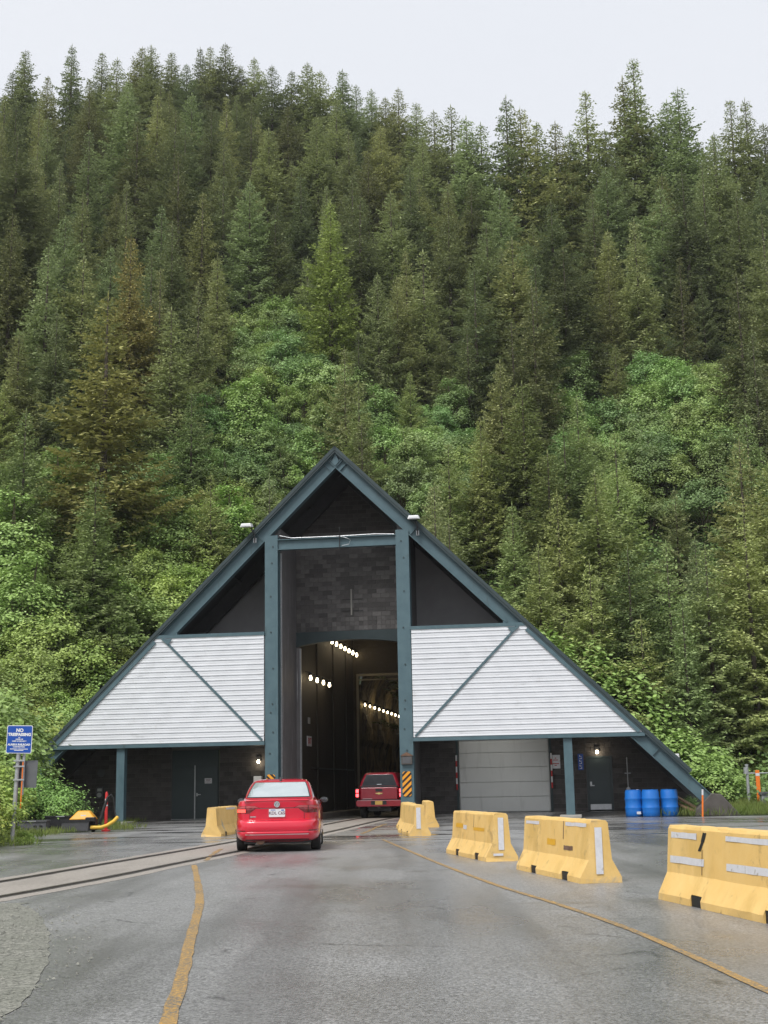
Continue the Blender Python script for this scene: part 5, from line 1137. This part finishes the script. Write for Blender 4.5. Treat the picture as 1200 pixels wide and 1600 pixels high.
MID = [(20,112,14),(62,152,14),(300,145,15),(275,168,14),(355,152,15),(350,215,16),(280,235,16),(450,165,15),(495,180,16),(140,205,15),(215,190,15),(60,225,15),(420,200,15),(545,200,15),(575,235,15),(660,215,14),(730,230,14),(640,255,15),(700,285,15),(830,255,15),(895,218,14),(960,240,15),(1095,250,16),(860,312,15),(990,340,16),(925,300,15),(780,290,15),(1030,290,15),(1150,300,16),(1190,330,16),
 (205,366,17),(75,380,16),(20,330,15),(130,300,15),(270,345,16),(340,395,16),(430,330,16),(390,280,15),(470,270,15),(515,312,18),(550,272,15),(610,300,15),(700,335,15),(760,345,16),(800,372,16),(880,390,16),(950,425,17),(1060,400,16),(1150,425,16),(660,390,16),(590,425,16),(480,400,15),(250,420,15),(130,400,15),(1010,470,15),(740,420,15),
 (168,457,19),(90,482,15),(30,522,15),(310,442,16),(268,482,15),(345,452,15),(620,432,15),(690,522,14),(730,500,14),(835,412,16),(1095,432,8.5),(1175,520,15),(660,470,14),(560,520,14),(800,500,14),(890,505,14),(960,540,13),(780,560,13),(40,642,13),(100,562,14),(10,590,13),(300,607,11),
 (560,592,12),(640,580,12),(815,592,13),(900,617,13),(880,655,12),(960,672,13),(855,702,11.5),(930,735,12),(800,785,10),(870,765,12),(1040,842,11.5),(1100,852,11.5),(1160,790,13),(920,882,11),(1180,900,11),(980,860,11.5),(1130,960,10),(1065,930,10.5),(840,850,10),(1000,960,9.5),(1190,1010,9),(150,742,12),(330,740,9),(700,690,10),(750,650,11),(1165,640,14),(1200,720,13)]
ALDER_ZONES = [[(372,500),(430,490),(530,600),(535,705),(440,780),(380,850),(300,960),(220,1010),(60,1240),(-60,1340),(-60,760),(60,745),(120,720),(250,745),(330,650)],
 [(555,650),(640,620),(720,660),(770,720),(775,800),(700,830),(620,770),(560,720)], [(860,620),(1000,590),(1140,600),(1150,780),(1000,800),(880,740)]]
def solve(px, py, h):
    d = ray(px, py); prev = None
    for Y in np.arange(64, 214, .5):
        p = C0 + d * (Y / d[1]); v = p[2] - hill(p[0], Y) - h
        if prev is not None and v < 0 <= prev: return float(p[0]), float(Y), h
        prev = v
    best = None
    for Y in np.arange(120, 212, 2.0):
        p = C0 + d * (Y / d[1]); v = p[2] - hill(p[0], Y)
        if best is None or v < best[2]: best = (float(p[0]), float(Y), float(v))
    return best
trees = []; placed = []; mass = []
def near(x, y, dmin): return any((x - a) ** 2 + (y - b) ** 2 < dmin * dmin for a, b in placed)
def add_tree(x, y, h, kind, col, label, group, wf=1.0):
    k = SPR[kind]; s = h / 16
    placed.append((x, y)); trees.append((x, y, h))
    return plant('spruce_tree', k, x, y, hill(x, y) - .2, s, rnd.uniform(0, 6.28), col, label, 'tree', group, ('crown', 'trunk'), s * wf)
def col_for(y, px):
    b = rnd.uniform(.6, 1.25); w_ = rnd.uniform(-.1, .06)
    return (b * (1 + w_), b, b * (1 - w_ * .6), 1)
ords = ['first', 'second', 'third', 'fourth', 'fifth', 'sixth', 'seventh', 'eighth', 'ninth', 'tenth', 'eleventh', 'twelfth', 'thirteenth', 'fourteenth', 'fifteenth', 'sixteenth', 'seventeenth', 'eighteenth', 'nineteenth', 'twentieth', 'twenty-first', 'twenty-second', 'twenty-third', 'twenty-fourth', 'twenty-fifth', 'twenty-sixth', 'twenty-seventh', 'twenty-eighth', 'twenty-ninth', 'thirtieth', 'thirty-first', 'thirty-second', 'thirty-third', 'thirty-fourth', 'thirty-fifth', 'thirty-sixth', 'thirty-seventh', 'thirty-eighth', 'thirty-ninth', 'fortieth']
special = {(988, 90): 'tall spindly spruce standing highest on the right skyline', (1058, 135): 'broad dark spruce on the skyline right of the tall spindly one', (914, 143): 'thin lone spruce on the skyline left of the tall spindly one', (790, 148): 'sparse narrow spruce standing alone at the low point of the skyline'}
nl = nr = 0
for px, py, h in sorted(SKY):
    x, y, hh = solve(px, py, h)
    hh = min(max(hh, 8), 26)
    if px < 770: nl += 1; lab = 'spruce tip against the sky on the left ridge, %s from the left' % ords[nl - 1]
    else: nr += 1; lab = 'spruce tip against the sky on the right ridge, %s from the low point' % ords[nr - 1]
    lab = special.get((px, py), lab)
    sparse = px in (988, 914, 790, 972, 1163, 1140, 113, 313)
    add_tree(x, y, hh, rnd.choice((5, 7)) if sparse else rnd.choice((4, 0, 1, 3, 6)), col_for(y, px), lab, 'spruces along the skyline', 1.15 if sparse else 1.2)
spec2 = {(168, 457): 'big spruce with a brownish crown on the left slope', (205, 366): 'slim spruce with a reddish bare top above the big brown one', (515, 312): 'bright yellow-green spruce in the middle of the slope above the roof', (1095, 432): 'spruce with a pale bare trunk showing above the right alder thicket', (300, 607): 'small pointed spruce rising from the alders left of the roof', (150, 742): 'wide low spruce with layered boughs beside the left alders'}
def zone_label(px, py):
    side = 'left' if px < 430 else ('middle' if px < 760 else 'right')
    if py < 300: return 'grey-green spruce high on the %s of the slope below the skyline' % side, 'spruces high on the %s of the slope' % side
    if py < 560: return 'dark green spruce in the dense %s part of the mid slope' % side, 'spruces on the %s of the mid slope' % side
    return 'green spruce on the lower %s slope near the portal roof' % side, 'spruces on the lower %s slope' % side
for px, py, h in MID:
    r = solve(px, py, h)
    if r is None: continue
    def blocks(x, y, hh): return any(inpoly(*proj((x, y, hill(x, y) + hh * f)), P) for P in ALDER_ZONES for f in (.05, .25, .45))
    while (px, py) not in spec2 and py < 600 and r[2] > 8 and blocks(*r): r = solve(px, py, r[2] - 1)
    x, y, hh = r; hh = min(max(hh, 7), 20); lab, grp = zone_label(px, py); lab = spec2.get((px, py), lab)
    c = col_for(y, px)
    if (px, py) == (168, 457): c = (1.12, 1.0, .82, 1)
    if (px, py) == (205, 366): c = (1.18, .97, .85, 1)
    if (px, py) == (515, 312): c = (1.12, 1.22, .85, 1)
    low = py > 560
    if low: c = (c[0] * 1.1, c[1] * 1.16, c[2] * 1.0, 1)
    TL = (px, py) not in spec2
    tt = add_tree(x, y, hh, rnd.choice((0, 1, 3, 6, 6)) if low else rnd.choice((0, 1, 2, 3, 4, 6)), c, lab, grp, rnd.uniform(.85, 1.35))
    if TL: mass.append((tt, px, py, 'spruce'))
# fill the wood between the trees that were placed one by one
tries = 0
while len(trees) < 296 and tries < 9000:
    tries += 1
    y = 72 + 138 * rnd.random() ** .9; x = rnd.uniform(-.34, .34) * y
    z = hill(x, y); h = rnd.uniform(9, 18) if y > 100 else rnd.uniform(7.5, 13)
    bx, by = proj((x, y, z + 1.0)); tx_, ty_ = proj((x, y, z + h))
    if near(x, y, 4.3 + .012 * (y - 70)) or tx_ < -50 or tx_ > 1250: continue
    if any(inpoly(bx + (tx_ - bx) * f, by + (ty_ - by) * f, P) for P in ALDER_ZONES for f in (0, .25, .5, .7)): continue
    lx, ly = loc_of(x, y)
    if ty_ > 640 and abs(tx_ - 524) < (ty_ - 640) * 1.02: continue           # hidden by the portal
    if ly < 19 and abs(lx) < 17: continue
    # keep the skyline as placed
    if ty_ < np.interp(tx_, [0, 110, 250, 400, 560, 700, 780, 900, 1000, 1060, 1200], [150, 130, 112, 120, 150, 190, 215, 215, 205, 200, 215]): continue
    if z < .6: continue
    lab, grp = zone_label(tx_, ty_)
    c = col_for(y, tx_)
    tt = add_tree(x, y, h, rnd.choice((0, 1, 2, 3, 4, 6)), c, lab, grp, rnd.uniform(.8, 1.35)); mass.append((tt, tx_, ty_, 'spruce'))
print('spruces', len(trees))
# alders and other leafy shrubs
shr = []
def add_alder(x, y, s, kind, col, label, group, z=None):
    shr.append((x, y)); return plant('alder_shrub', ALD[kind], x, y, (hill(x, y) if z is None else z) - .1, s, rnd.uniform(0, 6.28), col, label, 'shrub', group, ('foliage', 'stems'))
zl = [('leafy green alder in the thicket left of the portal roof', 'alders left of the portal'), ('leafy alder in the thicket right above the portal roof', 'alders above the portal roof'), ('pale green alder in the clearing among the right-hand spruces', 'alders in the right clearing')]
def acol(): b = rnd.uniform(.66, 1.2); y_ = rnd.uniform(-.12, .12); return (b * (1 + y_), b, b * rnd.uniform(.85, 1.15), 1)
tries = 0
while len(shr) < 215 and tries < 12000:
    tries += 1
    y = 60 + 90 * rnd.random() ** 1.3; x = rnd.uniform(-.33, .31) * y; z = hill(x, y); bx, by = proj((x, y, z + 2.2))
    zi = next((i for i, P in enumerate(ALDER_ZONES) if inpoly(bx, by, P)), None)
    if zi is None: continue
    lx, ly = loc_of(x, y)
    if abs(lx) < 16.2 and ly < 19 and ly > -3 or abs(lx) < 7.5 and z < 10.5: continue
    if any((x - a) ** 2 + (y - b) ** 2 < 1.7 ** 2 for a, b in shr): continue
    if by > 690 and abs(bx - 524) < (by - 690) * .9: continue
    tt = add_alder(x, y, rnd.uniform(.65, 1.1), rnd.choice((0, 1, 2, 0, 2, 4)), (lambda c: (c[0] * 1.08, c[1] * 1.04, c[2] * .82, 1) if by > 780 and bx < 500 else c)(acol()), *zl[zi]); mass.append((tt, bx, by, 'alder'))
# each plant of the wood is told by the landmark below it and its order down the slope
marks = [(60, 'no trespassing sign'), (140, 'yellow machine'), (230, 'slender left post'), (330, 'dark double door'), (410, 'lone left barrier'), (465, 'left main post'), (560, 'roof apex'), (615, 'red pickup'), (675, 'right main post'), (770, 'garage door left half'), (865, 'garage door right half'), (915, 'slender right post'), (965, 'single dark door'), (1065, 'blue drums'), (1125, 'right footing'), (9999, 'fence posts')]
cols = {}
for tt, px, py, kd in mass: cols.setdefault((kd, next(n for lim, n in marks if px < lim)), []).append((py, tt))
for (kd, mk_), lst in cols.items():
    for i, (py, tt) in enumerate(sorted(lst, key=lambda q: q[0])):
        tt['label'] = ('%s in line above the %s, %s from the top' if kd == 'alder' else '%s in line above the %s, %s below the skyline') % ('leafy alder' if kd == 'alder' else 'green spruce', mk_, ords[min(i, len(ords) - 1)])
# taller leafy trees at the left edge
for px, py, s, lab in ((15, 770, 1.35, 'tall pale alder at the left edge of the picture'), (390, 590, 1.2, 'tall pale green alder rising above the left thicket'), (40, 870, 1.2, 'rounded alder low at the left edge below the tall pale one'), (190, 1010, 1.0, 'dark leafy alder low beside the left roof slope'), (100, 1060, 1.0, 'leafy alder behind the no trespassing sign'), (20, 1080, 1.0, 'bright leafy alder left of the no trespassing sign')):
    x, y, h = solve(px, py, 6.2 * s); add_alder(x, y, s, 4 if s > 1.1 else 1, (1.1, 1.12, 1.0, 1), lab, 'alders left of the portal')
# shrubs near the roof on the right and in the grass
for px, py, dist, s, kind, lab in ((1080, 1150, 66, .8, 3, 'low shrub behind the right roof slope near its foot'), (1040, 1130, 67, .8, 3, 'low shrub peeking over the right roof slope'), (1110, 1185, 64, .85, 3, 'bushy shrub right of the white roof vent'), (1150, 1205, 68, .8, 3, 'shrub in the grass left of the fence posts'), (990, 1080, 68, .9, 3, 'shrub peeking over the middle of the right roof slope'), (930, 1010, 70, 1.0, 0, 'leafy shrub behind the upper right roof slope'), (1185, 1225, 72, .8, 3, 'shrub behind the fence posts'), (860, 950, 72, 1, 0, 'leafy shrub above the right ribbed panel'), (1190, 1170, 76, 1.0, 0, 'shrub under the dark spruce boughs at the right edge')):
    d = ray(px, py); p = C0 + d * (dist / d[1]); gz = hill(p[0], dist); top = (4.4 if kind == 0 else 2.7)
    sc_ = max(.35, min(1.6, (p[2] - gz) / top)); add_alder(float(p[0]), dist, sc_, kind, (1.05, 1.08, .9, 1), lab, 'shrubs by the right roof slope')
# near plants at the left
for x, y, s, kind, c, lab in ((-10.9, 36.2, .62, 3, (1.15, 1.05, .7, 1), 'yellowish leafy bush at the foot of the sign pole, left'), (-10.95, 34.0, .75, 3, (1.2, 1.0, .65, 1), 'reddish-stemmed bush at the left edge before the sign'), (-9.75, 36.8, .17, 3, (1.1, 1.1, .75, 1), 'small weed clump at the foot of the sign pole, right'),
                          (-11.6, 48.6, .62, 3, (.85, 1.0, .8, 1), 'leafy shrub growing under the left roof overhang'), (-12.9, 49.2, .8, 3, (.85, 1.0, .8, 1), 'leafy shrub behind the sign pole'), (-13.8, 47.0, .95, 3, (1.1, 1.05, .75, 1), 'green bush left of the grey crates'), (-12.4, 40.5, .9, 3, (1.12, 1.08, .7, 1), 'bright bush behind the sign at the left edge'), (-15.2, 52.5, 1.2, 1, (1, 1, .9, 1), 'tall shrub hiding the left roof foot'), (12.0, 54.9, .3, 3, (.9, 1, .85, 1), 'small weed growing behind the planks')):
    add_alder(x, y, s, kind, c, lab, 'plants at the roadside', 0.0)
# undergrowth: one leafy ground cover over the slope
def cover(name, n, xr, yr, keep, mat, size, hgt, label, seed, col=(1, 1, 1, 1), blade=False):
    g = np.random.default_rng(seed); x = g.uniform(*xr, n); y = g.uniform(*yr, n); k = keep(x, y); x, y = x[k], y[k]; n = len(x)
    z = hill_np(x, y) + (g.random(n) ** 1.5) * hgt * (0 if blade else 1); p = np.stack([x, y, z], 1)
    if blade:
        d = unit(np.stack([g.normal(0, .35, n), g.normal(0, .35, n), np.ones(n)], 1)); side = unit(np.cross(d, g.normal(0, 1, (n, 3)))); l = g.uniform(.4, 1.0, n) * hgt; q = rhombs(p, d, l, np.full(n, size), side)
    else:
        nr_ = unit(np.array([0, -.3, 1.]) + g.normal(0, .5, (n, 3))); d = unit(np.cross(nr_, g.normal(0, 1, (n, 3)))); side = np.cross(nr_, d); l = g.uniform(.7, 1.3, n) * size; q = rhombs(p, d, l, l * .38, side)
    V = q.reshape(-1, 3); me = npmesh(name, V, np.arange(len(V)).reshape(-1, 4)); o = mk(name, me, M[mat]); o.color = col; tag(o, label, 'undergrowth', kind='stuff')
def keep_slope(x, y):
    lx = (x - PO[0]) * EX[0] + (y - PO[1]) * EX[1]; ly = (x - PO[0]) * EY[0] + (y - PO[1]) * EY[1]
    return (np.abs(x) < .34 * y) & ~((np.abs(lx) < 16) & (ly < 18)) & ~((np.abs(lx) < 5) & (hill_np(x, y) < 10)) & (hill_np(x, y) > .15)
cover('undergrowth', 120000, (-50, 45), (58, 112), keep_slope, 'alder_leaf', .26, .9, 'leafy green undergrowth covering the slope between the trees', 3, (.6, .66, .6, 1))
def keep_right(x, y):
    lx = (x - PO[0]) * EX[0] + (y - PO[1]) * EX[1]
    return ((lx > 13.4 + .25 * np.sin(y * 3)) | ((lx > 11.2) & (y > 53.6 + .2 * np.sin(x * 5)) & (y < 55.5))) & (y > 52.4 + .25 * np.sin(x * 2.3))
cover('grass', 60000, (10, 32), (52.3, 76), keep_right, 'grass_leaf', .014, .5, 'long green grass on the verge right of the portal', 4, blade=True)
def keep_left(x, y): return (((x < -9.2 + .3 * np.sin(y * 2)) & (y > 48.2 + .3 * np.sin(x * 3)) & (y < 51.2) & (x > -12.5)) | ((x < -13.2 + .3 * np.sin(y * 2)) & (y > 38)) | ((x < -9.4 + .3 * np.sin(3 * y)) & (np.abs(y - 36) < 1.4 + .4 * np.sin(x * 4))) | ((x < -10.7 + .25 * np.sin(3 * y)) & (y > 30.5)))
cover('grass', 45000, (-22, -8.6), (30.5, 62), keep_left, 'grass_leaf', .012, .32, 'short green grass and weeds along the left edge of the yard', 6, blade=True)
# ------------------------------------------------------------------ rainy haze
m = MB(); m.box((-480, -40, -1.5), (480, 420, 175)); hz = m.build('haze', None); hz.display_type = 'WIRE'
hm = bpy.data.materials.new('haze'); hm.use_nodes = True; hn = hm.node_tree; hn.nodes.clear(); ho = hn.nodes.new('ShaderNodeOutputMaterial'); hv = hn.nodes.new('ShaderNodeVolumePrincipled')
hv.inputs['Color'].default_value = (.93, .95, .98, 1); hv.inputs['Density'].default_value = .00016; hv.inputs['Anisotropy'].default_value = .1
hn.links.new(hv.outputs[0], ho.inputs['Volume']); hz.data.materials.append(hm); tag(hz, 'thin rainy haze hanging over the wooded slope', 'haze', kind='stuff')
